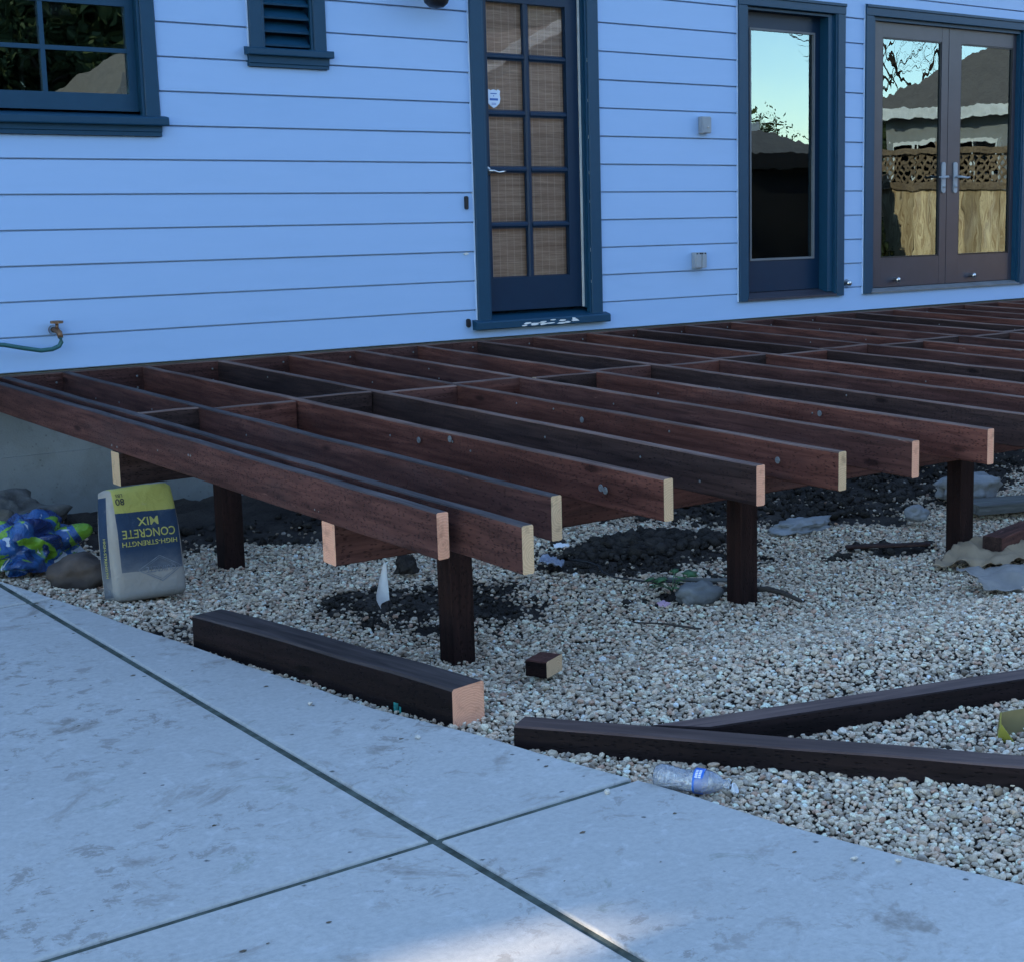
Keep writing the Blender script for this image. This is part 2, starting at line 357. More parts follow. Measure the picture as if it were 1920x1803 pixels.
def soilness(x, y):
    """1 where bare dark soil shows, 0 where gravel lies"""
    x = np.asarray(x, float); y = np.asarray(y, float)
    wob = 0.10 * np.sin(x * 5.3 + 1 + 2 * np.sin(y * 3)) + 0.09 * np.sin(x * 13.1 + y * 9) + 0.08 * np.sin(y * 15 + 2 - x * 6) + 0.05 * np.sin(x * 31 - y * 23)
    yb = np.interp(x, [0, 1.1, 1.7, 2.2, 3.1, 3.5, 4.1, 4.7, 5.7, 8], [-1.2, -1.25, -1.62, -1.95, -2.1, -2.75, -2.95, -2.7, -2.45, -2.3])
    s = sstep(-0.12, 0.12, y - yb + wob * 0.7)
    for cx, cy, rx, ry in ((1.47, -2.96, 0.36, 0.38), (1.25, -2.85, 0.22, 0.18), (2.62, -2.85, 0.50, 0.36), (2.95, -2.65, 0.3, 0.2), (1.30, -3.30, 0.16, 0.10), (3.62, -3.45, 0.2, 0.12), (2.3, -3.52, 0.14, 0.10)):
        r_ = np.sqrt(((x - cx) / rx) ** 2 + ((y - cy) / ry) ** 2) + wob * 1.4
        s = np.maximum(s, 1 - sstep(0.62, 1.22, r_))
    r_ = np.sqrt(((x - 0.44) / 0.13) ** 2 + ((y + 3.0) / 0.32) ** 2) + wob * 1.4
    return np.maximum(s, 0.55 * (1 - sstep(0.6, 1.2, r_)))

# ground: one sheet to the horizon, finely divided near the deck
def grid_lines(fine0, fine1, step, lo, hi):
    a = list(np.arange(fine0, fine1 + 1e-6, step)); out = []
    k = fine0
    d = step
    while k > lo: d *= 1.6; k -= d; out.append(max(k, lo))
    k = fine1; d = step; hiL = []
    while k < hi: d *= 1.6; k += d; hiL.append(min(k, hi))
    return np.array(out[::-1] + a + hiL)
gx = grid_lines(-0.6, 7.0, 0.035, -600, 600); gy = grid_lines(-6.9, 0.0, 0.035, -600, 600)
X, Y = np.meshgrid(gx, gy)
near = sstep(-1.5, -0.6, X) * (1 - sstep(8.6, 9.6, X)) * sstep(-9.0, -7.4, Y)
Z = ground_z(X, Y) * near + (1 - near) * -0.09
rough = np.array([mnoise.fractal(Vector((x * 9, y * 9, 0)), 1.0, 2.0, 4) for x, y in zip(X.ravel(), Y.ravel())]).reshape(X.shape)
so = soilness(X, Y) * near
Z = Z + rough * (0.006 + 0.022 * so) - 0.006
Z = np.where((X < edge_x(Y) + 0.03) & (X > -5.9) & (Y > -9.4) & (Y < 0.3), -0.14, Z)      # below the slabs
verts = np.stack([X, Y, Z], -1).reshape(-1, 3); nx, ny = len(gx), len(gy)
ii = (np.arange(ny - 1)[:, None] * nx + np.arange(nx - 1)[None, :]).ravel()
faces = np.stack([ii, ii + 1, ii + nx + 1, ii + nx], -1)
me = bpy.data.meshes.new('ground'); me.from_pydata(verts.tolist(), [], faces.tolist())
me.materials.append(M['soil']); me.materials.append(M['yard'])
cx_ = verts[faces].mean(1)
far = ((cx_[:, 0] < -1) | (cx_[:, 0] > 9) | (cx_[:, 1] < -7.2) | (cx_[:, 1] > 0.3)).astype(int)
me.polygons.foreach_set('material_index', far); me.polygons.foreach_set('use_smooth', np.ones(len(faces), bool))
tag(link('ground', me), kind='structure')

# ------------------------------------------------------------------ patio slabs
JX, JW = [-5.9, -2.9, 0.130], 0.0115
JY = [0.0, -2.355, -5.262, -8.2, -9.3]
m = MB(); pts = [(-5.88, -9.28)] + [(e[0] - 0.012, max(-9.28, min(e[1], -0.002))) for e in EDGE[::-1]] + [(-5.88, -0.002)]
nP = len(pts); m.v = [(a, b, -0.007) for a, b in pts] + [(a, b, -0.13) for a, b in pts]
m.f = [list(range(nP))] + [[i, (i + 1) % nP, nP + (i + 1) % nP, nP + i] for i in range(nP)]; m.mi = [0] * len(m.f); m.sm = [False] * len(m.f)
patio = tag(m.build('patio', M['joint']), kind='structure')
def slab(poly):
    bm = bmesh.new(); vv = [bm.verts.new((a, b, 0.0)) for a, b in poly]
    f = bm.faces.new(vv); bm.normal_update()
    if f.normal.z < 0: f.normal_flip()
    ret = bmesh.ops.extrude_face_region(bm, geom=[f]); 
    for v_ in [e for e in ret['geom'] if isinstance(e, bmesh.types.BMVert)]: v_.co.z = 0.0
    for v_ in vv: v_.co.z = -0.10
    bm.normal_update()
    top = [e for e in bm.edges if all(abs(v_.co.z) < 1e-6 for v_ in e.verts)]
    bmesh.ops.bevel(bm, geom=top, offset=0.007, segments=3, affect='EDGES', profile=0.5)
    bmesh.ops.recalc_face_normals(bm, faces=bm.faces)
    me = bpy.data.meshes.new('slab'); bm.to_mesh(me); bm.free(); me.materials.append(M['slab'])
    return link('slab', me, patio)
for i in range(len(JY) - 1):
    y1, y0 = JY[i] - JW, JY[i + 1] + JW
    for k in range(2):
        x0, x1 = JX[k] + JW, JX[k + 1] - JW
        ye = [e for e in EDGE if y0 < e[1] < y1]
        if k == 1 and i == 0:      # the edge crosses the joint line here
            pl = [(x0, y1), (float(edge_x(y1)), y1)] + [e for e in EDGE if y0 < e[1] < y1 and e[0] < x1 - 0.02] + [(x1, -1.75), (x1, y0), (x0, y0)]
        else: pl = [(x0, y1), (x1, y1), (x1, y0), (x0, y0)]
        slab(pl)
    x0 = JX[2] + JW
    pl = [(x0, y1)] if i else [(x0, -1.90)]
    if i: pl.append((float(edge_x(y1)), y1))
    for a, b in zip(EDGE, EDGE[1:]):
        for t in (0.33, 0.66, 1.0):
            q = (a[0] + (b[0] - a[0]) * t, a[1] + (b[1] - a[1]) * t)
            if y0 + 0.01 < q[1] < y1 - 0.01 and q[0] > x0 + 0.015: pl.append((q[0] + 0.004 * math.sin(q[1] * 9), q[1]))
    pl += [(float(edge_x(y0)), y0), (x0, y0)]
    slab(pl)

# ------------------------------------------------------------------ the house
house = tag(empty('house', (2.5, 0.0, -0.1)), 'pale blue lap sided house with dark teal trim behind the deck frame', 'house')
HO = Vector((2.5, 0.0, -0.1))
def hb(mb, name, mats, parent=None):
    """build with world coordinates, parented to the house or one of its parts"""
    o = mb.build(name, mats, parent or house)
    o.location = -HO if parent is None else (0, 0, 0); return o
WX0, WX1, WZ1 = -4.2, 10.4, 3.45
OPEN = [(0.05, 1.640, 1.766, 3.10), (2.138, 2.590, 2.148, 3.00), (3.502, 4.440, 0.645, 2.90), (5.606, 6.628, 0.712, 2.797), (6.832, 8.725, 0.712, 2.812)]
Z0, DZ = 2.5287, 0.1763
courses = [(Z0 - (k + 1) * DZ, Z0 - k * DZ) for k in range(-6, 11)]
def segs(z0, z1):
    """split one course into runs of rectangles (x0,x1,z0,z1) around the openings"""
    xs = sorted({WX0, WX1} | {o[0] for o in OPEN} | {o[1] for o in OPEN}); runs = []; cur = []
    for a, b in zip(xs, xs[1:]):
        ops = [o for o in OPEN if o[0] <= a and o[1] >= b and o[2] < z1 and o[3] > z0]
        rects = [(z0, z1)]
        for o in ops:
            nr = []
            for p, q in rects:
                if o[2] > p + 0.004: nr.append((p, min(q, o[2])))
                if o[3] < q - 0.004: nr.append((max(p, o[3]), q))
            rects = nr
        rects = [r_ for r_ in rects if r_[1] - r_[0] > 0.004]
        if rects: cur += [(a, b, *r_) for r_ in rects]
        elif cur: runs.append(cur); cur = []
    if cur: runs.append(cur)
    return runs
for z0, z1 in courses:
    for run in segs(z0 + 0.003, z1 - 0.003):
        m = MB(); zl, zh = z0 + 0.003, z1 - 0.003
        jit = rnd.uniform(-0.0012, 0.0012)
        def fy(z): return -0.011 + 0.007 * (z - zl) / (zh - zl) + jit
        for a, b, p, q in run:
            r_ = 0.003
            prof = [(0.012, p), (fy(p) + r_, p), (fy(p), p + r_), (fy(q), q - r_), (fy(q) + r_, q), (0.012, q)]
            m.prism(prof, a, b, 0)
        hb(m, 'siding_board', M['siding'])
# sheathing behind the boards with the same openings, reveals
m = MB()
for z0, z1 in [(0.589, 3.46)]:
    xs = sorted({WX0, WX1} | {o[0] for o in OPEN} | {o[1] for o in OPEN})
    for a, b in zip(xs, xs[1:]):
        rects = [(z0, z1)]
        for o in OPEN:
            if o[0] <= a and o[1] >= b:
                nr = []
                for p, q in rects:
                    if o[2] > p: nr.append((p, min(q, o[2])))
                    if o[3] < q: nr.append((max(p, o[3]), q))
                rects = nr
        for p, q in rects: m.box(a, b, 0.0125, 0.16, p, q)
hb(m, 'wall_core', M['siding'])
m = MB()   # other walls
m.box(WX0, WX0 + 0.15, 0.161, 8, 0.589, 3.46).box(WX1 - 0.15, WX1, 0.161, 8, 0.589, 3.46).box(WX0 + 0.151, WX1 - 0.151, 7.85, 8, 0.589, 3.46)
hb(m, 'side_walls', M['siding'])
m = MB()
m.add([(WX0 + .2, .17, .6), (WX1 - .2, .17, .6), (WX1 - .2, 7.8, .6), (WX0 + .2, 7.8, .6)], [(0, 1, 2, 3)])
m.add([(WX0 + .2, .17, 3.3), (WX1 - .2, .17, 3.3), (WX1 - .2, 7.8, 3.3), (WX0 + .2, 7.8, 3.3)], [(0, 3, 2, 1)])
m.box(WX0 + .2, WX1 - .2, 3.4, 3.5, .61, 3.29)
for xx in (1.9, 4.9, 6.75): m.box(xx, xx + .1, .17, 3.39, .61, 3.29)
hb(m, 'interior_walls', M['dark_room'])
# roof: gable, ridge along x
g = G('roof_shingle'); v = g.vec((1, 1, 1), rand=False)
br = g.n('TexBrick', {'Vector': v, 'Scale': 4.0, 'Color1': (0.17, 0.15, 0.13, 1), 'Color2': (0.12, 0.105, 0.095, 1), 'Mortar': (0.04, 0.035, 0.03, 1), 'Mortar Size': 0.015, 'Brick Width': 0.5, 'Row Height': 0.5})
M['shingle'] = g.pbr(g.mix(g.noise(v, 3, 5), br.outputs[0], (0.2, 0.17, 0.14)), 0.9, g.bump(br.outputs['Fac'], 0.4, 0.02), 0.2)
M['fascia'] = plain('white_fascia', (0.75, 0.74, 0.70), 0.6)
m = MB(); e = 0.35
m.prism([(-e, 3.46), (4.0, 5.9), (8 + e, 3.46), (8 + e, 3.56), (4.0, 6.02), (-e, 3.56)], WX0 - e, WX1 + e, axis=0)
hb(m, 'roof', M['shingle'])
for xa in (WX0 + 0.002, WX1 - 0.1):
    m = MB(); m.prism([(0.16, 3.46), (4.0, 5.83), (7.85, 3.46)], xa, xa + 0.098)
    hb(m, 'gable_end', M['siding'])
m = MB(); m.box(WX0 + 0.01, WX1 - 0.01, 0.02, 7.97, -0.6, 0.585).box(WX0 + 0.012, WX1 - 0.012, 0.006, 0.019, -0.6, 0.165)
fo = hb(m, 'foundation', M['found'])

def frame_boxes(m, x0, x1, z0, z1, w, y0, y1, bottom=True, wt=None, wb=None):
    wt = wt or w; wb = wb or w
    m.box(x0, x0 + w, y0, y1, z0, z1); m.box(x1 - w, x1, y0, y1, z0, z1)
    m.box(x0 + w, x1 - w, y0, y1, z1 - wt, z1)
    if bottom: m.box(x0 + w, x1 - w, y0, y1, z0, z0 + wb)
def casing(name, parent, x0, x1, z0, z1, w, head=True):
    """trim boards with an inner bead, one mesh per board"""
    out = []
    for s, (a, b) in (('l', (x0, x0 + w)), ('r', (x1 - w, x1))):
        m = MB(); m.prism([(a, 0.012), (a, -0.026), (a + 0.004, -0.030), (b - 0.004, -0.030), (b, -0.026), (b, 0.012)], z0, z1 if not head else z1 - w - 0.001, axis=2)
        i0, i1 = (b + 0.0005, b + 0.014) if s == 'l' else (a - 0.014, a - 0.0005)
        m.box(i0, i1, -0.020, 0.012, z0, (z1 - w - 0.001) if head else z1)
        out.append(hb(m, name, M['trim'], parent))
    m = MB(); m.box(x0 - 0.005, x0 - 0.0005, -0.016, 0.0, z0, z1); out.append(hb(m, 'caulk_line', M['caulk'], parent))
    if head:
        m = MB(); m.prism([(0.012, z1 - w), (-0.026, z1 - w), (-0.030, z1 - w + 0.004), (-0.030, z1 - 0.022), (-0.040, z1 - 0.018), (-0.040, z1), (0.012, z1)], x0, x1)
        out.append(hb(m, name, M['trim'], parent))
    return out
def part_empty(name):
    o = empty(name, -HO, parent=house); return o

# --- garden door with ten lights
gd = part_empty('garden_door')
casing('casing', gd, 3.505, 4.437, 0.697, 2.90, 0.085)
m = MB(); m.box(4.330, 4.352, 0.002, 0.14, 0.74, 2.80).box(3.5905, 3.604, 0.002, 0.14, 0.74, 2.80).box(3.604, 4.330, 0.002, 0.14, 2.785, 2.80)
hb(m, 'jamb', M['trim'], gd)
m = MB(); m.box(4.318, 4.3295, 0.024, 0.034, 0.745, 2.784)
hb(m, 'weatherstrip', M['strip'], gd)
m = MB(); m.prism([(-0.058, 0.645), (-0.062, 0.65), (-0.062, 0.688), (-0.056, 0.695), (0.15, 0.742), (0.15, 0.645)], 3.472, 4.472)
hb(m, 'sill', M['trim'], gd)
DY0, DY1 = 0.036, 0.078
px = [(3.657, 3.925), (3.960, 4.231)]
pz = [(0.951 + 0.3378 * i, 0.951 + 0.3378 * i + 0.306) for i in range(5)]
m = MB()
m.box(3.606, px[0][0], DY0, DY1, 0.747, 2.782).box(px[1][1], 4.317, DY0, DY1, 0.747, 2.782)
m.box(px[0][0], px[1][1], DY0, DY1, 0.747, pz[0][0]).box(px[0][0], px[1][1], DY0, DY1, pz[4][1], 2.782)
hb(m, 'door_leaf', M['door'], gd)
m = MB(); a, b = px[0][1], px[1][0]
m.prism([(a, DY1 - 0.005), (a, DY0 + 0.010), (a + 0.010, DY0 + 0.002), (b - 0.010, DY0 + 0.002), (b, DY0 + 0.010), (b, DY1 - 0.005)], pz[0][0], pz[4][1], axis=2)
hb(m, 'muntin', M['door'], gd)
for i in range(4):
    for (xa, xb) in px:
        m = MB(); a, b = pz[i][1], pz[i + 1][0]
        m.prism([(DY1 - 0.005, a), (DY0 + 0.010, a), (DY0 + 0.003, a + 0.010), (DY0 + 0.003, b - 0.010), (DY0 + 0.010, b), (DY1 - 0.005, b)], xa + 0.0005, xb - 0.0005)
        hb(m, 'muntin', M['door'], gd)
for (xa, xb) in px:
    for (za, zb) in pz:
        m = MB(); m.box(xa + 0.001, xb - 0.001, 0.055, 0.058, za + 0.001, zb - 0.001)
        hb(m, 'pane', M['glass_old'], gd)
        m = MB(); w_ = 0.004
        frame_boxes(m, xa + 0.0015, xb - 0.0015, za + 0.0015, zb - 0.0015, w_, 0.050, 0.0545)
        hb(m, 'putty_line', M['door'], gd)
m = MB(); m.lathe([(0.0, -0.001), (0.026, -0.002), (0.027, -0.010), (0.020, -0.014), (0.011, -0.018), (0.010, -0.050), (0.0, -0.052)], 18, axis=1, org=(3.630, DY0, 1.602))
m.tube([(3.630, DY0 - 0.045, 1.602), (3.650, DY0 - 0.05, 1.601), (3.685, DY0 - 0.05, 1.592), (3.715, DY0 - 0.05, 1.597), (3.738, DY0 - 0.047, 1.601)], [0.010, 0.009, 0.008, 0.007, 0.004], 10)
hb(m, 'lever_handle', M['steel'], gd)
# flaking paint on the sill nose
for k in range(16):
    xx = 3.80 + rnd.random() * 0.42; zz = 0.655 + rnd.random() * 0.032; a_ = rnd.uniform(0.010, 0.038); b_ = rnd.uniform(0.003, 0.008); n_ = 9
    m = MB(); rr_ = [rnd.uniform(0.6, 1.25) for _ in range(n_)]
    P_ = [(xx + a_ * rr_[i] * math.cos(6.283 * i / n_), zz + b_ * rr_[i] * math.sin(6.283 * i / n_)) for i in range(n_)]
    m.prism(P_, -0.0632 - 0.0001 * k, -0.061, axis=1)
    hb(m, 'paint_flake', M['peel'], gd)
for k in range(7):
    zz = 0.85 + k * 0.24 + rnd.uniform(-.1, .1); m = MB()
    m.prism([(4.351, zz), (4.3535, zz + rnd.uniform(.01, .05)), (4.3545, zz + .02), (4.3535, zz - .02)], -0.0212, -0.019, axis=1)
    hb(m, 'paint_flake', M['peel'], gd)
# shield sticker on the glass
SHL = [(0, 1.0), (0.45, 0.86), (0.62, 1.0), (0.95, 0.84), (0.86, 0.45), (0.95, 0.0), (0.82, -0.5), (0.4, -0.85), (0, -1.05)]
SHL = SHL + [(-a, b) for a, b in SHL[-2:0:-1]]
m = MB(); m.prism([(3.706 + a * 0.050, 2.036 + b * 0.055) for a, b in SHL], 0.0525, 0.0545, axis=1)
M['stick1'] = plain('sticker_pale', (0.62, 0.72, 0.85), 0.4, var=0.04); M['stick2'] = plain('sticker_blue', (0.03, 0.13, 0.45), 0.4, var=0.04)
st_ = hb(m, 'sticker', M['stick1'], gd)
m = MB(); m.box(3.678, 3.736, 0.0515, 0.0523, 2.024, 2.037).box(3.684, 3.728, 0.0515, 0.0523, 2.062, 2.068).box(3.690, 3.722, 0.0515, 0.0523, 2.006, 2.009).box(3.690, 3.722, 0.0515, 0.0523, 1.999, 2.002).box(3.703, 3.709, 0.0515, 0.0523, 2.048, 2.054)
hb(m, 'sticker_print', M['stick2'], gd)
m = MB(); m.box(3.63, 4.30, 0.088, 0.094, 0.80, 2.76)
bl = tag(m.build('woven_blind', M['reed'], None), 'brown woven reed blind hanging behind the panes of the ten light door', 'blind')

# --- narrow glazed door
nd = part_empty('narrow_door')
casing('casing', nd, 5.609, 6.625, 0.712, 2.795, 0.075)
m = MB(); m.box(6.480, 6.549, 0.003, 0.158, 0.745, 2.715).box(5.684, 5.700, 0.003, 0.158, 0.745, 2.715).box(5.700, 6.480, 0.003, 0.158, 2.698, 2.715)
hb(m, 'jamb', M['trim'], nd)
m = MB(); m.prism([(-0.028, 0.712), (-0.028, 0.728), (0.09, 0.762), (0.16, 0.762), (0.16, 0.712)], 5.685, 6.549)
hb(m, 'sill', M['clad'], nd)
m = MB(); x0, x1, zb_, zt_ = 5.702, 6.478, 0.766, 2.696
A, B, C_, D_ = 5.802, 6.428, 0.985, 2.590
m.box(x0, A, 0.09, 0.132, zb_, zt_).box(B, x1, 0.09, 0.132, zb_, zt_).box(A, B, 0.09, 0.132, zb_, C_).box(A, B, 0.09, 0.132, D_, zt_)
hb(m, 'door_leaf', M['door'], nd)
m = MB(); frame_boxes(m, A + 0.001, B - 0.001, C_ + 0.001, D_ - 0.001, 0.014, 0.084, 0.104)
hb(m, 'glazing_bead', M['rubber'], nd)
m = MB(); m.box(A + 0.002, B - 0.002, 0.105, 0.111, C_ + 0.002, D_ - 0.002)
hb(m, 'pane', M['glass'], nd)

# --- french doors
fd = part_empty('french_doors')
casing('casing', fd, 6.835, 8.722, 0.712, 2.810, 0.078)
m = MB(); m.box(6.928, 6.955, 0.0, 0.15, 0.745, 2.73).box(8.610, 8.632, 0.0, 0.15, 0.745, 2.73).box(6.955, 8.610, 0.0, 0.15, 2.706, 2.73)
hb(m, 'jamb', M['trim'], fd)
m = MB(); m.prism([(-0.028, 0.712), (-0.028, 0.722), (0.03, 0.745), (0.16, 0.745), (0.16, 0.712)], 6.915, 8.643)
hb(m, 'threshold', M['rubber'], fd)
FD = [(6.958, 7.800, 7.083, 7.712), (7.806, 8.608, 7.958, 8.560)]
for k, (x0, x1, A, B) in enumerate(FD):
    m = MB(); C_, D_ = 0.978, 2.585; zb_, zt_ = 0.750, 2.703
    m.box(x0, A - .012, 0.036, 0.08, zb_, zt_).box(B + .012, x1, 0.036, 0.08, zb_, zt_)
    m.box(A - .0105, B + .0105, 0.037, 0.079, zb_, C_ - .012).box(A - .0105, B + .0105, 0.037, 0.079, D_ + .012, zt_)
    hb(m, 'door_leaf', M['clad'], fd)
    m = MB(); frame_boxes(m, A - .0115, B + .0115, C_ - .0115, D_ + .0115, 0.0115, 0.041, 0.075)
    hb(m, 'glazing_bead', M['black'], fd)
    m = MB(); m.box(A + .0005, B - .0005, 0.052, 0.058, C_ + .0005, D_ - .0005)
    hb(m, 'pane', M['glass'], fd)
    hx = 7.757 if k == 0 else 7.895; sgn = -1 if k == 0 else 1
    m = MB(); ov = [(0.021 * math.cos(t) , 0.021 * math.sin(t) + (0.098 if math.sin(t) > 0 else -0.098)) for t in [i * math.pi / 10 for i in range(20)]]
    m.prism([(hx + a, 1.572 + b) for a, b in ov], 0.024, 0.0355, axis=1)
    m.tube([(hx, 0.02, 1.577), (hx, -0.02, 1.577), (hx + sgn * 0.02, -0.028, 1.577), (hx + sgn * 0.07, -0.03, 1.571), (hx + sgn * 0.11, -0.026, 1.576)], [0.009, 0.010, 0.009, 0.008, 0.005], 10)
    m.lathe([(0.0, 0.012), (0.010, 0.013), (0.011, 0.0235)], 14, axis=1, org=(hx, 0, 1.505))
    hb(m, 'lever_handle', M['greymetal'], fd)
    kx = 7.225 if k == 0 else 8.101
    m = MB(); m.lathe([(0.0, -0.02), (0.018, -0.016), (0.022, -0.004), (0.016, 0.008), (0.016, 0.035)], 16, axis=1, org=(kx, 0, 0.802))
    hb(m, 'foot_bolt', M['steel'], fd)

# --- sash window (kitchen)
sw = part_empty('sash_window')
casing('casing', sw, 0.06, 1.632, 1.868, 3.10, 0.075)
m = MB(); m.prism([(-0.065, 1.822), (-0.068, 1.828), (-0.068, 1.858), (-0.062, 1.865), (0.15, 1.895), (0.15, 1.822)], 0.03, 1.660)
hb(m, 'sill', M['trim'], sw)
m = MB(); m.prism([(0.0125, 1.768), (-0.030, 1.768), (-0.030, 1.788), (-0.036, 1.792), (-0.036, 1.821), (0.0125, 1.821)], 0.045, 1.634)
hb(m, 'apron', M['trim'], sw)
m = MB(); m.box(1.545, 1.5565, 0.0, 0.15, 1.90, 3.02).box(0.135, 0.15, 0.0, 0.15, 1.90, 3.02).box(0.15, 1.545, 0.0, 0.15, 3.005, 3.02)
hb(m, 'jamb', M['trim'], sw)
xs_ = [0.20, 0.645, 1.087, 1.502]; mw = 0.011
m = MB(); m.box(0.152, xs_[0], 0.03, 0.07, 1.893, 2.470).box(xs_[3], 1.543, 0.03, 0.07, 1.893, 2.470).box(xs_[0], xs_[3], 0.03, 0.07, 1.893, 1.980).box(xs_[0], xs_[3], 0.03, 0.07, 2.418, 2.470)
m.box(xs_[0], xs_[3], 0.034, 0.066, 2.186, 2.208)
for xx in xs_[1:3]: m.box(xx - mw, xx + mw, 0.033, 0.067, 1.980, 2.186).box(xx - mw, xx + mw, 0.033, 0.067, 2.208, 2.418)
hb(m, 'sash', M['trim'], sw)
for a, b in ((xs_[0], xs_[1] - mw), (xs_[1] + mw, xs_[2] - mw), (xs_[2] + mw, xs_[3])):
    for p, q in ((1.980, 2.186), (2.208, 2.418)):
        m = MB(); m.box(a + .0005, b - .0005, 0.049, 0.053, p + .0005, q - .0005); hb(m, 'pane', M['glass'], sw)
m = MB(); frame_boxes(m, 0.152, 1.543, 2.4715, 3.004, 0.045, 0.072, 0.11); hb(m, 'upper_sash', M['trim'], sw)
m = MB(); m.box(0.198, 1.497, 0.09, 0.094, 2.517, 2.958); hb(m, 'pane', M['glass'], sw)

# --- louvred vent
lv = part_empty('louvred_vent')
casing('casing', lv, 2.140, 2.585, 2.250, 3.00, 0.075)
m = MB(); m.prism([(-0.055, 2.210), (-0.058, 2.215), (-0.058, 2.243), (-0.052, 2.249), (0.10, 2.262), (0.10, 2.210)], 2.112, 2.612)
hb(m, 'sill', M['trim'], lv)
m = MB(); m.prism([(0.0125, 2.150), (-0.026, 2.150), (-0.026, 2.166), (-0.032, 2.170), (-0.032, 2.209), (0.0125, 2.209)], 2.128, 2.594)
hb(m, 'apron', M['trim'], lv)
for i in range(9):
    z = 2.285 + i * 0.0725; m = MB()
    m.prism([(-0.006, z - 0.022), (-0.008, z - 0.012), (0.055, z + 0.040), (0.057, z + 0.030)], 2.232, 2.495)
    hb(m, 'slat', M['trim'], lv)
m = MB(); m.box(2.216, 2.231, 0.0, 0.12, 2.262, 2.92).box(2.496, 2.510, 0.0, 0.12, 2.262, 2.92).box(2.2312, 2.4958, 0.10, 0.12, 2.262, 2.92)
hb(m, 'jamb', M['door'], lv)

# --- small cover plates, hole covers
def oval(x, z, a, b): return [(x + a * math.cos(t), z + (b - a) * (1 if math.sin(t) > 0 else -1) + a * math.sin(t)) for t in [i * math.pi / 8 + 0.01 for i in range(16)]]
for x, z, a, b in ((3.452, 1.412, 0.011, 0.040), (3.440, 0.690, 0.013, 0.026)):
    m = MB(); m.prism(oval(x, z, a, b), -0.022, -0.006, axis=1); hb(m, 'cover_plate', M['black'])
m = MB(); m.prism([(3.440 + .020 * math.cos(t) * rnd.uniform(.7, 1.2), 1.108 + .007 * math.sin(t) * rnd.uniform(.7, 1.2)) for t in [i * .628 for i in range(10)]], -0.0135, -0.005, axis=1)
hb(m, 'filler_patch', M['peel'])
# things fixed on the wall
m = MB(); m.lathe([(0.0, 2.515), (0.04, 2.522), (0.066, 2.545), (0.078, 2.585), (0.080, 2.66), (0.074, 2.70), (0.0, 2.71)], 26, org=(3.215, -0.145, 0))
wl_ = empty('wall_lamp', (3.215, -0.02, 2.6)); tag(wl_, 'black round wall lamp on the siding above left of the ten light door', 'lamp')
o = m.build('shade', M['black'], wl_); o.location = (-3.215, 0.02, -2.6)
m = MB(); m.lathe([(0.0, -0.03), (0.05, -0.028), (0.055, -0.011)], 20, axis=1, org=(3.215, 0, 2.68)).tube([(3.215, -0.03, 2.68), (3.215, -0.10, 2.69)], 0.012, 10)
o = m.build('bracket', M['black'], wl_); o.location = (-3.215, 0.02, -2.6)
def wallbox(name, label, x0, x1, z0, z1, two):
    e_ = tag(empty(name, ((x0 + x1) / 2, -0.01, z0)), label, 'electrical box'); L_ = (-(x0 + x1) / 2, 0.01, -z0)
    def bb(nm, m, mt): o = m.build(nm, mt, e_); o.location = L_
    m = MB(); m.prism([(x0 + .004, -0.010), (x0, -0.016), (x0, -0.050), (x0 + .006, -0.056), (x1 - .006, -0.056), (x1, -0.050), (x1, -0.016), (x1 - .004, -0.010)], z0, z1, axis=2); bb('body', m, M['greymetal'])
    if two:
        xm = (x0 + x1) / 2
        for a, b in ((x0 + .005, xm - .002), (xm + .002, x1 - .005)):
            m = MB(); m.prism([(a, -0.057), (a, -0.066), (a + .004, -0.070), (b - .004, -0.070), (b, -0.066), (b, -0.057)], z0 + .004, z1 - .012, axis=2); bb('lid', m, M['greymetal'])
            for q in (a + .006, b - .006): m = MB(); m.box(q - .003, q + .003, -0.066, -0.057, z1 - .0115, z1 - .002); bb('hinge', m, M['black'])
    else:
        m = MB(); m.prism([(x0 + .005, -0.057), (x0 + .005, -0.062), (x1 - .005, -0.062), (x1 - .005, -0.057)], z0 + .006, z1 - .006, axis=2); bb('lid', m, M['greymetal'])
        m = MB(); m.lathe([(0.0, -0.068), (0.006, -0.067), (0.006, -0.0625)], 10, axis=1, org=((x0 + x1) / 2 + .006, 0, z0 + .04)); bb('screw', m, M['steel'])
wallbox('junction_box', 'small grey box with a plain lid high between the two single doors', 5.258, 5.335, 1.858, 1.968, False)
wallbox('outlet_box', 'grey twin lid outlet box low between the two single doors', 5.190, 5.285, 0.962, 1.066, True)
m = MB(); m.lathe([(0.0, -0.055), (0.018, -0.050), (0.024, -0.036), (0.018, -0.02), (0.03, -0.014), (0.03, -0.008)], 16, axis=1, org=(6.665, 0, 0.80))
tag(m.build('door_stop', M['steel']), 'small round steel stop on the siding between narrow door and french doors', 'door stop')
# tap and hose
tp = tag(empty('garden_tap', (1.03, -0.01, 0.80)), 'brass garden tap with round handle on the lowest siding board', 'tap'); TL = (-1.03, 0.01, -0.80)
m = MB(); m.tube([(1.025, -0.008, 0.795), (1.027, -0.05, 0.795), (1.029, -0.085, 0.785), (1.030, -0.095, 0.760)], [0.014, 0.015, 0.014, 0.013], 12).tube([(1.028, -0.055, 0.795), (1.028, -0.060, 0.830)], 0.008, 10).lathe([(0.026, -0.022), (0.026, -0.012)], 12, axis=1, org=(1.025, 0, 0.795))
o = m.build('body', M['brass'], tp); o.location = TL
m = MB(); n_ = 20; m.prism([(1.028 + 0.028 * (1 + .1 * (i % 2)) * math.cos(6.283 * i / n_), -0.060 + 0.028 * (1 + .1 * (i % 2)) * math.sin(6.283 * i / n_)) for i in range(n_)], 0.831, 0.843, axis=2)
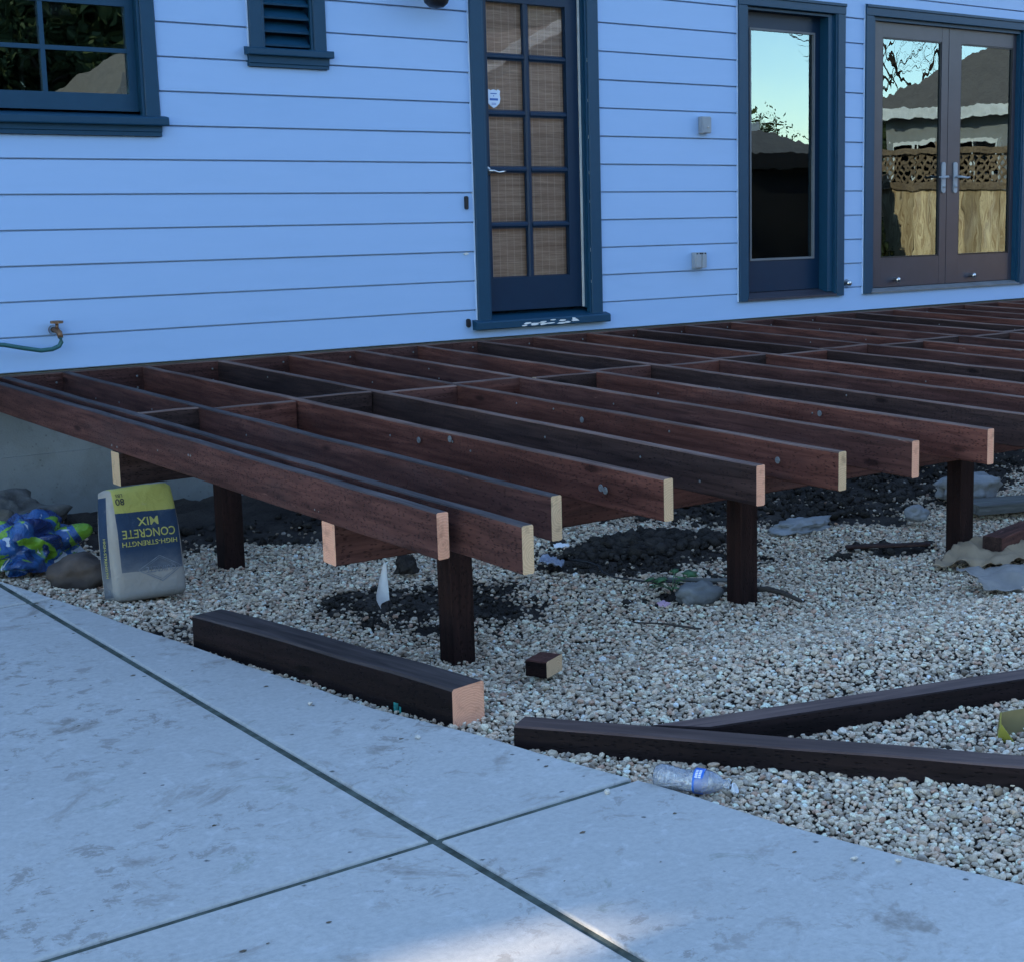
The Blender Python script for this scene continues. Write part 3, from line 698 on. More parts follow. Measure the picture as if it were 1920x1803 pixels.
o = m.build('handle', M['brass'], tp); o.location = TL
m = MB(); m.tube([(1.030, -0.095, 0.762), (1.031, -0.098, 0.740), (1.020, -0.098, 0.720), (0.985, -0.098, 0.706), (0.93, -0.098, 0.703), (0.85, -0.096, 0.720), (0.76, -0.094, 0.742), (0.60, -0.09, 0.76), (0.45, -0.09, 0.70), (0.36, -0.10, 0.45), (0.34, -0.13, 0.10), (0.33, -0.15, 0.012), (0.20, -0.16, 0.012), (-0.3, -0.22, 0.012), (-0.8, -0.2, 0.012)], 0.011, 12)
tag(m.build('garden_hose', M['hose']), 'dark green garden hose hanging from the brass tap', 'hose')
# kitchen things seen through the sash window
lm = MB(); lm.lathe([(0.03, 2.46), (0.06, 2.455), (0.10, 2.375), (0.097, 2.374), (0.055, 2.45)], 24, org=(1.23, 0.30, 0)).tube([(1.23, 0.30, 2.455), (1.23, 0.30, 3.29)], 0.004, 6)
tag(lm.build('pendant_lamp', M['white']), 'white cone pendant lamp inside the sash window', 'lamp')
m = MB(); m.tube([(1.03, 0.20, 1.70), (1.03, 0.20, 2.10), (1.04, 0.20, 2.14), (1.065, 0.20, 2.16), (1.09, 0.20, 2.15), (1.105, 0.20, 2.12), (1.11, 0.20, 2.07)], 0.009, 10)
for k in range(26): m.lathe([(0.013, 2.00 + k * 0.004), (0.0145, 2.002 + k * 0.004), (0.013, 2.004 + k * 0.004)], 10, org=(1.03, 0.20, 0))
m.lathe([(0.0, 1.66), (0.03, 1.661), (0.03, 1.70), (0.0, 1.701)], 16, org=(1.03, 0.20, 0))
tag(m.build('kitchen_faucet', M['steel']), 'steel spring neck kitchen faucet behind the sash window', 'faucet')
m = MB(); m.box(0.2, 1.88, 0.17, 0.80, 1.60, 1.66)
hb(m, 'counter', M['dark_room'])
m = MB(); m.lathe([(0.0, 1.661), (0.028, 1.662), (0.028, 1.95), (0.02, 1.99), (0.021, 2.03), (0.0, 2.035)], 18, org=(1.56, 0.24, 0))
tag(m.build('soap_bottle', M['white']), 'white bottle standing inside the sash window at its right edge', 'bottle')

# ------------------------------------------------------------------ deck frame
deck = tag(empty('deck_frame', (3.0, -2.2, -0.1)), 'unfinished reddish brown deck frame of open joists on posts', 'deck frame')
DO = Vector((3.0, -2.2, -0.1))
def bar(name, a, b, w, h, side, top='w_top', end='end', parent=deck, seed=None, off=DO, **kw):
    o = place_bar(name, a, b, w, h, M[side], M[top], M[end], parent, rnd.randint(0, 9999) if seed is None else seed, **kw)
    if parent is not None: o.location = Vector(a) - off
    return o
TOP, JH, JT = 0.58, 0.140, 0.038
zc = TOP - JH / 2
ends_x = [1.045, 1.482, 1.880, 2.268, 2.652, 3.078]
joist_x = [1.062 + 0.4064 * k for k in range(0, 23)]
tone = ['w_brown', 'w_red', 'w_dark', 'w_red', 'w_brown', 'w_red', 'w_dark', 'w_brown', 'w_red', 'w_dark', 'w_brown', 'w_red', 'w_brown', 'w_brown', 'w_dark', 'w_red', 'w_brown', 'w_brown', 'w_red', 'w_brown', 'w_dark', 'w_brown', 'w_red']
bar('ledger', (0.62, -0.021, zc), (10.2, -0.021, zc), 0.038, JH, 'w_brown')
joists = []
for k, xw in enumerate(joist_x):
    xe = ends_x[k] if k < 6 else xw + rnd.uniform(-.006, .006)
    dz = rnd.uniform(-0.0015, 0.0015)
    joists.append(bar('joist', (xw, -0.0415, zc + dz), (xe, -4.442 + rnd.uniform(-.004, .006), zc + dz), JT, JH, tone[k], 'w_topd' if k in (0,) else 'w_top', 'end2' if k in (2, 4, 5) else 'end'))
bar('joist', (0.676, -0.0415, zc - .001), (0.668, -4.415, zc - .001), JT, JH, 'w_brown', 'w_topd', 'end2')
bar('joist', (0.768, -0.0415, zc), (0.752, -4.735, zc), JT, JH, 'w_brown', 'w_topd', 'end')
# blocking over the rear beam
allx = [0.676, 0.768] + joist_x
for k in range(1, len(allx) - 1):
    y = -1.80 + (0.045 if k % 2 else -0.03)
    xa = allx[k] + (JT / 2 + .002); xb = allx[k + 1] - (JT / 2 + .002)
    dxs = -0.008
    bar('blocking', (xa - .004 if k > 1 else xa, y, zc - .002), (xb - .004, y, zc - .002), JT, JH, tone[(k * 5 + 1) % len(tone)] if k % 3 else 'w_dark')
# doubler cleat on a dark joist and splice plates
BZ = TOP - JH - 0.0705
bar('beam', (0.655, -3.715, BZ), (10.2, -3.715, BZ), 0.089, 0.138, 'w_brown', 'w_topd', 'end2')
bar('beam', (0.650, -1.838, BZ), (10.2, -1.838, BZ), 0.089, 0.138, 'w_dark', 'w_topd', 'end')
post_x = [1.115, 2.425, 3.735, 5.045, 6.355, 7.665, 8.975]
for k, x in enumerate(post_x):
    for y in (-3.715, -1.838):
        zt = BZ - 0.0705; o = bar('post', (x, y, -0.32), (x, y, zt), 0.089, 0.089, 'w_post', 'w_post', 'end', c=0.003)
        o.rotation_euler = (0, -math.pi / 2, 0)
# end cleats and nail heads, too small to pick apart
m = MB()
def head(x, y, z, r_=0.006, ax=0):
    if ax == 0: m.lathe([(0.0, -0.0025), (r_ * .8, -0.0022), (r_, 0.0)], 8, axis=0, org=(x, y, z))
    else: m.lathe([(0.0, -0.0025), (r_ * .8, -0.0022), (r_, 0.0)], 8, axis=1, org=(x, y, z))
fx = 0.676 - JT / 2 - 0.002
for y, z in ((-3.60, .47), (-3.63, .47), (-3.66, .468), (-3.0, .535), (-3.02, .50), (-2.62, .52), (-2.60, .52), (-1.86, .46), (-1.80, .46), (-2.3, .50), (-4.3, .5)): head(fx - .001, y, z, 0.005)
for k, xw in enumerate(joist_x):
    for z in (.54, .48): head(xw - .05, -0.0405, z + rnd.uniform(-.01, .01), 0.006, 1)
    for j in range(4):
        y = -rnd.uniform(0.5, 4.2); t = (-y) / 4.44; xe = ends_x[k] if k < 6 else xw
        head(xw + (xe - xw) * t - JT / 2 - .0022, y, rnd.uniform(.47, .56), 0.005)
nh = m.build('nail_heads', M['dull'], deck, -DO); tag(nh, kind='stuff')

for x, y, z in ((1.4445, -4.125, 0.510), (1.4445, -4.15, 0.505), (2.231, -4.142, 0.515), (3.041, -3.518, 0.545), (1.448, -2.91, 0.528), (1.4475, -3.147, 0.56), (2.234, -2.9, 0.53)):
    mm = MB(); mm.lathe([(0.0, -0.0015), (0.005, -0.0015), (0.0055, -0.0005), (0.009, -0.0008), (0.010, -0.0022), (0.0125, -0.002), (0.013, 0.0)], 14, axis=0, org=(x - 0.001, y, z))
    mm.build('bolt', M['dull'], deck, -DO)
# ------------------------------------------------------------------ gravel: individual stones, past counting
def icos(sub):
    bm = bmesh.new(); bmesh.ops.create_icosphere(bm, subdivisions=sub, radius=1.0)
    v = np.array([q.co[:] for q in bm.verts]); f = np.array([[q.index for q in p.verts] for p in bm.faces]); bm.free(); return v, f
def stones_object(name, pos, rad, tint, sub, mat, flat=0.72, smooth=True, rough=0.22):
    V0, F0 = icos(sub); protos = []
    for k in range(14):
        ax = np.array([rng.uniform(.8, 1.25), rng.uniform(.75, 1.1), rng.uniform(.6, .95)])
        dirs = rng.normal(size=(7, 3)); dirs /= np.linalg.norm(dirs, axis=1)[:, None]; cut = rng.uniform(.5, .85, 7)
        v = V0.copy()
        for d_, c_ in zip(dirs, cut):      # facets
            h = v @ d_; v = v - np.outer(np.maximum(h - c_, 0), d_)
        v = v * ax + rng.normal(size=v.shape) * rough * 0.12
        protos.append(v)
    n = len(pos); nv, nf = len(V0), len(F0); allv = np.empty((n, nv, 3))
    q = rng.normal(size=(n, 4)); q /= np.linalg.norm(q, axis=1)[:, None]
    w_, x_, y_, z_ = q.T
    Rm = np.stack([np.stack([1 - 2 * (y_ ** 2 + z_ ** 2), 2 * (x_ * y_ - z_ * w_), 2 * (x_ * z_ + y_ * w_)], -1), np.stack([2 * (x_ * y_ + z_ * w_), 1 - 2 * (x_ ** 2 + z_ ** 2), 2 * (y_ * z_ - x_ * w_)], -1), np.stack([2 * (x_ * z_ - y_ * w_), 2 * (y_ * z_ + x_ * w_), 1 - 2 * (x_ ** 2 + y_ ** 2)], -1)], 1)
    pick = rng.integers(0, len(protos), n); P_ = np.stack(protos)[pick]
    allv = np.einsum('nij,nvj->nvi', Rm, P_) * rad[:, None, None]
    allv[:, :, 2] *= flat
    allv += pos[:, None, :]
    me = bpy.data.meshes.new(name)
    me.vertices.add(n * nv); me.vertices.foreach_set('co', allv.astype(np.float32).ravel())
    me.loops.add(n * nf * 3); me.polygons.add(n * nf)
    fi = (F0[None] + (np.arange(n) * nv)[:, None, None]).astype(np.int32)
    me.loops.foreach_set('vertex_index', fi.ravel())
    me.polygons.foreach_set('loop_start', np.arange(0, n * nf * 3, 3, dtype=np.int32))
    me.polygons.foreach_set('use_smooth', np.full(n * nf, smooth))
    me.update(calc_edges=True)
    at = me.attributes.new('tint', 'FLOAT_COLOR', 'POINT')
    col = np.concatenate([np.repeat(tint, nv, 0), np.ones((n * nv, 1))], 1).astype(np.float32)
    at.data.foreach_set('color', col.ravel())
    me.materials.append(mat); return me
def jitter_grid(x0, x1, y0, y1, s):
    xs = np.arange(x0, x1, s); ys = np.arange(y0, y1, s * 0.9)
    A, B = np.meshgrid(xs, ys); A = A + (np.arange(len(ys)) % 2)[:, None] * s / 2
    A = A + rng.uniform(-.38, .38, A.shape) * s; B = B + rng.uniform(-.38, .38, B.shape) * s
    return A.ravel(), B.ravel()
PAL = np.array([[.60, .54, .43], [.50, .455, .37], [.74, .67, .55], [.40, .35, .275], [.56, .45, .345], [.38, .36, .32], [.62, .50, .385], [.24, .20, .155], [.44, .30, .225], [.80, .745, .645]])
PW = np.array([.18, .16, .16, .12, .09, .08, .07, .06, .04, .04])
def scatter(x0, x1, y0, y1, s, rmin, rmax, cond):
    x, y = jitter_grid(x0, x1, y0, y1, s)
    sn = soilness(x, y); d = x - edge_x(y)
    keep = (d > 0.012) & (rng.random(len(x)) > sn * 0.965) & cond(x, y)
    keep &= (d > 0.05) | (rng.random(len(x)) < 0.85)
    x, y, sn = x[keep], y[keep], sn[keep]
    r_ = rng.uniform(rmin, rmax, len(x)) * np.where(rng.random(len(x)) < .08, 1.45, 1.0)
    z = ground_z(x, y) + rng.uniform(-.2, .75, len(x)) * r_
    t = PAL[rng.choice(len(PAL), len(x), p=PW)] * rng.uniform(.78, 1.36, (len(x), 1)) * np.array([1.15, 1.03, .93])
    dirt = sstep(-3.6, -2.2, y)[:, None] * 0.0
    t = t * (1 - 0.45 * sn[:, None])
    return np.stack([x, y, z], -1), r_, np.clip(t, 0, .85)
def dcam(x, y): return (x + 1.64) * 0.656 + (y + 8.41) * 0.736
def zone(x, y):
    near_ = (dcam(x, y) < 4.15) & (x < 2.6 + (y + 5.5) * .4)
    mid_ = ~near_ & (((dcam(x, y) >= 4.15) & (y > -8.41 + (x + 1.64) * 0.62 - 0.6) & (x < 6.5)) | (x < 1.6))
    return np.where(near_, 0, np.where(mid_, 1, 2))
a1 = scatter(0.2, 3.2, -6.9, -3.6, 0.0138, 0.0056, 0.0122, lambda x, y: zone(x, y) == 0)
tag(link('gravel', stones_object('gravel', *a1, 2, M['pebble'])), 'pale crushed stone gravel beside the patio edge', 'gravel', kind='stuff')
a2 = scatter(0.0, 6.8, -6.9, -0.9, 0.0167, 0.0064, 0.0134, lambda x, y: zone(x, y) == 1)
tag(link('gravel', stones_object('gravel', *a2, 1, M['pebble'], smooth=False)), 'pale crushed stone gravel spread under the deck frame', 'gravel', kind='stuff')
a3 = scatter(1.2, 9.0, -7.4, -2.6, 0.033, 0.015, 0.022, lambda x, y: zone(x, y) == 2)
tag(link('gravel', stones_object('gravel', *a3, 1, M['pebble'], smooth=False)), 'coarse pale stone gravel past the right end of the deck posts', 'gravel', kind='stuff')
# soil clods
def clods(n, cx, cy, rx, ry, rmin, rmax):
    t = rng.uniform(0, 6.283, n); q = np.sqrt(rng.uniform(0, 1, n)); x = cx + rx * q * np.cos(t); y = cy + ry * q * np.sin(t)
    r_ = rmin + (rmax - rmin) * rng.uniform(0, 1, n) ** 3.0; return np.stack([x, y, ground_z(x, y) + r_ * .3], -1), r_
cl = [clods(900, 1.47, -2.95, .42, .42, .003, .020), clods(500, 2.45, -2.75, .30, .40, .003, .03), clods(900, 2.75, -2.66, .42, .22, .004, .045), clods(900, 2.7, -2.9, .6, .5, .003, .018), clods(2600, 4.6, -2.2, 1.5, .65, .004, .035), clods(160, 0.5, -0.8, .4, .35, .006, .05), clods(250, 2.0, -1.2, 1.2, .5, .01, .04), clods(70, 2.35, -3.45, .35, .2, .01, .03), clods(70, 3.55, -3.4, .35, .15, .01, .03)]
cp = np.concatenate([c_[0] for c_ in cl]); crr = np.concatenate([c_[1] for c_ in cl])
tag(link('soil_clods', stones_object('soil_clods', cp, crr, np.repeat([[.022, .019, .017]], len(cp), 0) * rng.uniform(.5, 1.7, (len(cp), 1)), 1, mat_attr('clod_soil', 0.95, 0.9, 0.1), flat=0.85, smooth=True, rough=1.0)), kind='stuff')

# ------------------------------------------------------------------ loose things on the gravel
o = place_bar('heavy_timber', (0.440, -3.23, 0.015), (0.676, -4.518, 0.015), 0.120, 0.140, M['w_loose'], M['w_topd'], M['end2'], None, 31, 0.002, 0.006)
tag(o, 'thick dark square timber with pale pink cut end lying along the patio edge', 'timber')
m = MB(); m.box(1.045, 1.066, -0.0628, -0.0618, -0.050, -0.022).box(1.070, 1.078, -0.0628, -0.0618, -0.058, -0.030)
m.build('stamp_mark', plain('green_ink', (0.03, 0.25, 0.22), 0.6, var=0.5, scale=60), o)
M['w_tread'] = mat_wood('stained_timber_top', (0.075, 0.048, 0.044), (0.120, 0.080, 0.070), incise=False, blotch=0.6)
d = Vector((0.575, -0.818, 0)); a = Vector((0.687, -4.769, -0.0095))
o = place_bar('long_timber', a, a + d * 2.9, 0.089, 0.089, M['w_loose'], M['w_tread'], M['w_loose'], None, 5, 0.0015, 0.005)
tag(o, 'long dark incised timber lying on gravel behind the water bottle', 'timber')
dv = Vector((0.957, -0.290, 0)); nv = Vector((0.290, 0.957, 0)); F0 = Vector((1.050, -5.163, 0)); B0 = Vector((0.945, -5.006, 0))
org = F0 + nv * 0.0445
def loc(p): q = p - org; return (q.dot(dv), q.dot(nv))
f0 = loc(F0); b0 = (loc(B0)[0], 0.0445)
bm = bmesh.new(); vv = [bm.verts.new((x, y, -0.0445)) for x, y in [(f0[0], -0.0445), (2.6, -0.0445), (2.6, 0.0445), b0]]
fc = bm.faces.new(vv); r_ = bmesh.ops.extrude_face_region(bm, geom=[fc])
for q in r_['geom']:
    if isinstance(q, bmesh.types.BMVert): q.co.z = 0.0445
bmesh.ops.recalc_face_normals(bm, faces=bm.faces)
bmesh.ops.bevel(bm, geom=list(bm.edges), offset=0.004, segments=1, affect='EDGES')
bmesh.ops.recalc_face_normals(bm, faces=bm.faces)
me = bpy.data.meshes.new('angled_timber'); bm.to_mesh(me); bm.free()
me.materials.append(M['w_loose']); me.materials.append(M['w_tread'])
for p_ in me.polygons: p_.material_index = 1 if p_.normal.z > 0.9 else 0
o = link('angled_timber', me, None, (org.x, org.y, -0.0105), (0, 0, math.atan2(dv.y, dv.x)))
tag(o, 'dark timber butting at an angle against the long timber on the gravel', 'timber')
o = place_bar('wood_offcut', (1.176, -4.098, -0.052), (1.211, -4.169, -0.052), 0.104, 0.056, M['w_post'], M['w_brown'], M['end'], None, 9, 0.001)
tag(o, 'small dark wood offcut with one pale cut side alone on the gravel', 'wood offcut')
o = place_bar('post_offcut', (3.745, -3.90, -0.085), (4.15, -3.80, -0.085), 0.095, 0.095, M['w_brown'], M['w_brown'], M['w_dark'], None, 3, 0.001)
tag(o, 'brown incised post offcut lying on torn brown paper beside a deck post', 'wood offcut')

# crumpled shapes
def crumple(sub, size, amp, freq, seed, folds=0.0, zcut=None):
    bm = bmesh.new(); bmesh.ops.create_icosphere(bm, subdivisions=sub, radius=1.0)
    off = Vector((seed * 3.1, seed * 7.7, seed * 1.3))
    for v in bm.verts:
        n = v.co.normalized(); a_ = mnoise.fractal(n * freq + off, 0.9, 2.1, 4) * amp
        if folds: a_ += folds * (abs(mnoise.noise(n * freq * 1.7 + off)) - 0.25)
        p_ = n * (1 + a_); v.co = Vector((p_.x * size[0], p_.y * size[1], p_.z * size[2]))
        if zcut is not None and v.co.z < zcut: v.co.z = zcut + (v.co.z - zcut) * 0.15
    me = bpy.data.meshes.new('lump'); bm.to_mesh(me); bm.free()
    me.polygons.foreach_set('use_smooth', np.ones(len(me.polygons), bool)); return me
def lump(name, loc_, size, amp, freq, seed, mat, label, cat, sub=4, rot=0, folds=0.0, group=None):
    me = crumple(sub, size, amp, freq, seed, folds, -size[2] * 0.55); me.materials.append(mat)
    return tag(link(name, me, None, loc_, (0, 0, rot)), label, cat, group)
g = G('printed_film'); v = g.vec((1, 1, 1), rand=False)
n1 = g.noise(v, 3.6, 3, 0.5, 1.6); n2 = g.noise(g.n('VectorMath', {0: v, 1: (3, 1, 5)}, operation='ADD').outputs[0], 3.4, 3, 0.5, 2.0)
c = g.mix(g.ramp(n1, [(0.44, 0.0), (0.50, 1.0)]), (0.006, 0.022, 0.10), (0.02, 0.085, 0.25))
c = g.mix(g.ramp(n2, [(0.485, 0.0), (0.505, 1.0)]), c, (0.13, 0.28, 0.02))
c = g.mix(g.ramp(n1, [(0.575, 0.0), (0.59, 1.0)]), c, (0.5, 0.55, 0.6))
M['film'] = g.pbr(c, 0.25, g.bump(g.noise(v, 14, 5, 0.6, 1.0), 0.7, 0.03), 0.6)
lump('plastic_bag', (0.345, -1.62, 0.045), (0.215, 0.165, 0.125), 0.25, 1.2, 3, M['film'], 'crumpled blue and green printed plastic bag beside a brown rock', 'plastic bag', 5, 0.3, 0.75)
M['rock'] = plain('brown_rock', (0.075, 0.058, 0.048), 0.85, 0.3, var=0.5, scale=7, bump=0.8)
M['palerock'] = plain('pale_rubble', (0.24, 0.245, 0.245), 0.85, 0.3, var=0.3, scale=9, bump=0.8)
M['greyrock'] = plain('grey_rubble', (0.16, 0.16, 0.155), 0.85, 0.3, var=0.4, scale=8, bump=0.8)
lump('brown_rock', (0.435, -1.985, -0.01), (0.125, 0.11, 0.082), 0.25, 1.1, 8, M['rock'], 'rounded brown rock between the plastic bag and the concrete sack', 'rock', 4, 0.5)
lump('rubble_mound', (0.42, -0.85, -0.04), (0.29, 0.24, 0.16), 0.5, 1.7, 14, plain('mound_soil', (0.10, 0.095, 0.085), 0.95, 0.2, var=0.5, scale=12, bump=1.0), 'grey brown lump of rubble against the foundation behind the plastic bag', 'rubble', 5)
lump('pale_stone', (4.12, -3.10, -0.11), (0.068, 0.05, 0.048), 0.3, 1.2, 5, M['palerock'], 'fist sized pale stone on dark soil left of a deck post', 'rock')
lump('concrete_spill', (3.60, -2.80, -0.145), (0.18, 0.09, 0.038), 0.45, 1.8, 6, M['palerock'], 'flat pale crust of spilled concrete where gravel meets dark soil', 'rubble')
lump('concrete_lump', (4.80, -2.85, -0.10), (0.20, 0.14, 0.085), 0.35, 1.4, 7, M['palerock'], 'large pale pitted concrete lump behind a deck post', 'rubble')
lump('dark_stone', (2.29, -3.60, -0.105), (0.10, 0.07, 0.055), 0.3, 1.2, 12, M['greyrock'], 'dark grey stone against the foot of a deck post', 'rock')
lump('dirt_clump', (1.62, -2.45, -0.09), (0.05, 0.04, 0.045), 0.5, 1.6, 4, M['soil'], 'single dark dirt clump on the gravel behind the marker flag', 'dirt clump')
def mk_plank(name, a_, b_, w_, h_, mat, label, cat): tag(place_bar(name, a_, b_, w_, h_, mat, mat, mat, None, rnd.randint(0, 99), 0.002), label, cat)
M['w_grey'] = mat_wood('weathered_grey_plank', (0.10, 0.10, 0.09), (0.19, 0.19, 0.175), incise=False)
mk_plank('weathered_plank', (4.50, -3.12, -0.125), (5.6, -3.55, -0.125), 0.19, 0.05, M['w_grey'], 'weathered grey plank on the gravel in front of the concrete lump', 'plank')
mk_plank('bark_strip', (3.42, -3.30, -0.135), (3.75, -3.52, -0.135), 0.045, 0.014, M['w_dark'], 'thin dark wood strip on gravel left of a deck post', 'wood strip')
mk_plank('lath_strip', (2.35, -3.33, -0.105), (2.62, -3.60, -0.105), 0.03, 0.012, M['w_grey'], 'narrow weathered lath lying against the foot of a deck post', 'wood strip')
# sheets of paper and card
def sheet(name, loc_, w_, h_, amp, seed, mat, label, cat, rot=(0, 0, 0), freq=3.0, n=26, thick=0.0015, group=None):
    m = MB(); rr_ = random.Random(seed); off = Vector((seed * 1.7, seed * 2.9, 0))
    pts_ = []
    for j in range(n + 1):
        for i in range(n + 1):
            x = (i / n - 0.5) * w_; y = (j / n - 0.5) * h_
            e_ = 1 + 0.10 * mnoise.noise(Vector((i * .35, j * .35, seed)))
            z = amp * (mnoise.fractal(Vector((x, y, 0)) * (freq / max(w_, h_)) * 2 + off, 0.8, 2.2, 3) + 0.6 * abs(mnoise.noise(Vector((x * 2.3, y * 1.1, 3)) * (freq / max(w_, h_)) + off)))
            pts_.append((x * e_, y * e_, z))
    N_ = (n + 1) ** 2
    m.v = pts_ + [(x, y, z - thick) for x, y, z in pts_]
    for j in range(n):
        for i in range(n):
            a_ = j * (n + 1) + i; q = [a_, a_ + 1, a_ + n + 2, a_ + n + 1]
            m.f += [q, [N_ + t for t in q[::-1]]]
    for i in range(n):
        for q in ((i, i + 1), (n * (n + 1) + i + 1, n * (n + 1) + i), ((i + 1) * (n + 1), i * (n + 1)), (i * (n + 1) + n, (i + 1) * (n + 1) + n)):
            m.f.append([q[1], q[0], N_ + q[0], N_ + q[1]])
    m.mi = [0] * len(m.f); m.sm = [True] * len(m.f)
    return tag(m.build(name, mat, None, loc_, rot), label, cat, group)
M['kraft'] = plain('kraft_paper', (0.30, 0.22, 0.14), 0.8, 0.2, var=0.25, scale=6)
M['card'] = plain('wet_card', (0.23, 0.21, 0.19), 0.85, 0.2, var=0.3, scale=5)
M['film_grey'] = plain('grey_film', (0.28, 0.30, 0.36), 0.3, 0.5, var=0.2)
sheet('torn_paper', (3.70, -3.93, -0.105), 0.50, 0.34, 0.045, 5, M['kraft'], 'torn crumpled brown paper under the post offcut', 'paper', (0, 0, 0.3), 1.6)
sheet('card_sheet', (3.34, -4.42, -0.06), 0.48, 0.32, 0.04, 9, M['card'], 'bent grey brown cardboard sheet lying on the open gravel', 'cardboard', (0.05, 0.05, -0.5), 1.5)
sheet('film_scrap', (2.13, -2.80, -0.085), 0.19, 0.10, 0.018, 3, M['film_grey'], 'bluish grey plastic film scrap on gravel at the end of the black wire', 'plastic scrap', (0.25, 0.1, 0.9), 3)
sheet('white_scrap', (2.335, -2.575, -0.085), 0.07, 0.03, 0.012, 4, M['white'], 'small white paper scrap beside the dark soil heap', 'paper scrap', (0.3, 0, -0.4), 2, 8)
sheet('pink_scrap', (2.06, -3.67, -0.09), 0.05, 0.035, 0.018, 6, plain('pink_film', (0.55, 0.35, 0.45), 0.5), 'tiny pinkish plastic scrap on the open gravel', 'plastic scrap', (0.3, 0, 0.4), 2, 8)
m = MB(); m.tube([(2.18, -2.86, -0.075), (2.22, -2.93, -0.08), (2.21, -3.03, -0.075), (2.17, -3.12, -0.085), (2.16, -3.22, -0.085), (2.22, -3.33, -0.09), (2.30, -3.42, -0.09), (2.36, -3.50, -0.1)], 0.004, 7)
tag(m.build('black_wire', M['black']), 'thin black wire curving over gravel beside the dark soil heap', 'wire')
M['twig'] = plain('twig_bark', (0.045, 0.035, 0.028), 0.9)
m = MB(); m.tube([(1.80, -3.82, -0.085), (1.86, -3.93, -0.078), (1.89, -4.0, -0.08), (1.925, -4.065, -0.082)], [0.003, 0.004, 0.005, 0.004], 6)
tag(m.build('thin_twig', M['twig']), 'thin dark twig lying on the open gravel', 'twig')
m = MB(); m.tube([(2.475, -3.70, -0.10), (2.50, -3.78, -0.085), (2.53, -3.85, -0.095), (2.55, -3.93, -0.115)], [0.010, 0.012, 0.011, 0.007], 7)
tag(m.build('bent_root', M['twig']), 'bent dark root on gravel at the foot of a deck post', 'root')
m = MB(); m.prism([(-0.007, 0.0), (0.004, 0.0), (0.008, 0.032), (-0.009, 0.034)], -0.0012, 0.0012, axis=1)
tag(m.build('plastic_tag', M['white'], None, (1.984, -4.764, -0.062), (0.15, 0.1, -0.7)), 'tiny white plastic tag upright in the open gravel', 'plastic tag')
# weed
M['leaf'] = plain('weed_leaf', (0.06, 0.15, 0.06), 0.6, 0.4, var=0.3)
wd = tag(empty('weed_plant', (2.26, -3.47, -0.11)), 'small green weed with lobed leaves on gravel near a deck post', 'weed')
for k in range(9):
    t = rnd.uniform(0, 6.28); L_ = rnd.uniform(0.04, 0.10); s_ = rnd.uniform(0.018, 0.032); m = MB(); n_ = 12
    c0 = Vector((math.cos(t) * L_ * 1.4, math.sin(t) * L_, 0.03 + rnd.uniform(0, 0.03)))
    P_ = [(c0.x + s_ * (1 + .35 * math.cos(5 * q)) * math.cos(q), c0.y + s_ * (1 + .35 * math.cos(5 * q)) * math.sin(q), c0.z + 0.3 * s_ * math.sin(q + t)) for q in [6.283 * i / n_ for i in range(n_)]]
    m.add([tuple(c0 + Vector((0, 0, 0.004)))] + P_ + [tuple(c0 - Vector((0, 0, 0.002)))], [(0, 1 + i, 1 + (i + 1) % n_) for i in range(n_)] + [(n_ + 1, 1 + (i + 1) % n_, 1 + i) for i in range(n_)], 0, True)
    m.tube([(0, 0, 0), tuple(c0 * 0.6 + Vector((0, 0, 0.01))), tuple(c0)], 0.0016, 5)
    m.build('leaf', M['leaf'], wd)
# marker flag
fl = tag(empty('marker_flag', (1.205, -3.06, -0.12)), 'small white marker flag drooping on a thin wire stake', 'marker flag')
m = MB(); m.tube([(0.006, 0, -0.03), (0.003, 0, 0.10), (0.0, 0, 0.215)], 0.0016, 6); m.build('stake', M['black'], fl)
m = MB(); n_ = 10; vs_ = []
for i in range(n_ + 1):
    t = i / n_; zz = 0.215 - 0.135 * t
    for w_ in range(5):
        q = w_ / 4; wid = 0.010 + 0.055 * t * (1 if t < 0.75 else 1 - 1.1 * (t - 0.75) * (1 + q))
        vs_.append((-q * wid, -0.002 - 0.012 * math.sin(q * 5 + t * 2) * t, zz + 0.045 * q * (1 - t) * 0.3 - 0.03 * q * t))
m.add(vs_ + [(x, y + 0.0012, z) for x, y, z in vs_], [(i * 5 + w_, i * 5 + w_ + 1, (i + 1) * 5 + w_ + 1, (i + 1) * 5 + w_) for i in range(n_) for w_ in range(4)] + [((n_ + 1) * 5 + i * 5 + w_, (n_ + 1) * 5 + (i + 1) * 5 + w_, (n_ + 1) * 5 + (i + 1) * 5 + w_ + 1, (n_ + 1) * 5 + i * 5 + w_ + 1) for i in range(n_) for w_ in range(4)], 0, True)
m.build('flag', M['white'], fl)
# yellow carton
ct = tag(empty('torn_carton', (1.800, -5.653, -0.045), (0, 0, -0.2)), 'torn carton with olive inside and bright yellow flap behind the long timber', 'carton')
m = MB(); m.prism([(-0.10, 0.0), (0.12, 0.0), (0.12, 0.088), (-0.088, 0.094)], -0.012, -0.008, axis=1); m.build('panel', plain('olive_card', (0.20, 0.16, 0.07), 0.8), ct)
m = MB(); m.add([(-0.10, -0.013, 0.002), (-0.088, -0.013, 0.094), (-0.112, -0.045, 0.075), (-0.068, -0.07, 0.004), (-0.098, -0.013, 0.002), (-0.086, -0.013, 0.094), (-0.110, -0.043, 0.075), (-0.066, -0.068, 0.004)], [(0, 1, 2, 3), (7, 6, 5, 4), (0, 3, 7, 4), (1, 5, 6, 2), (2, 6, 7, 3)]); m.build('flap', plain('yellow_print', (0.44, 0.39, 0.06), 0.5), ct)
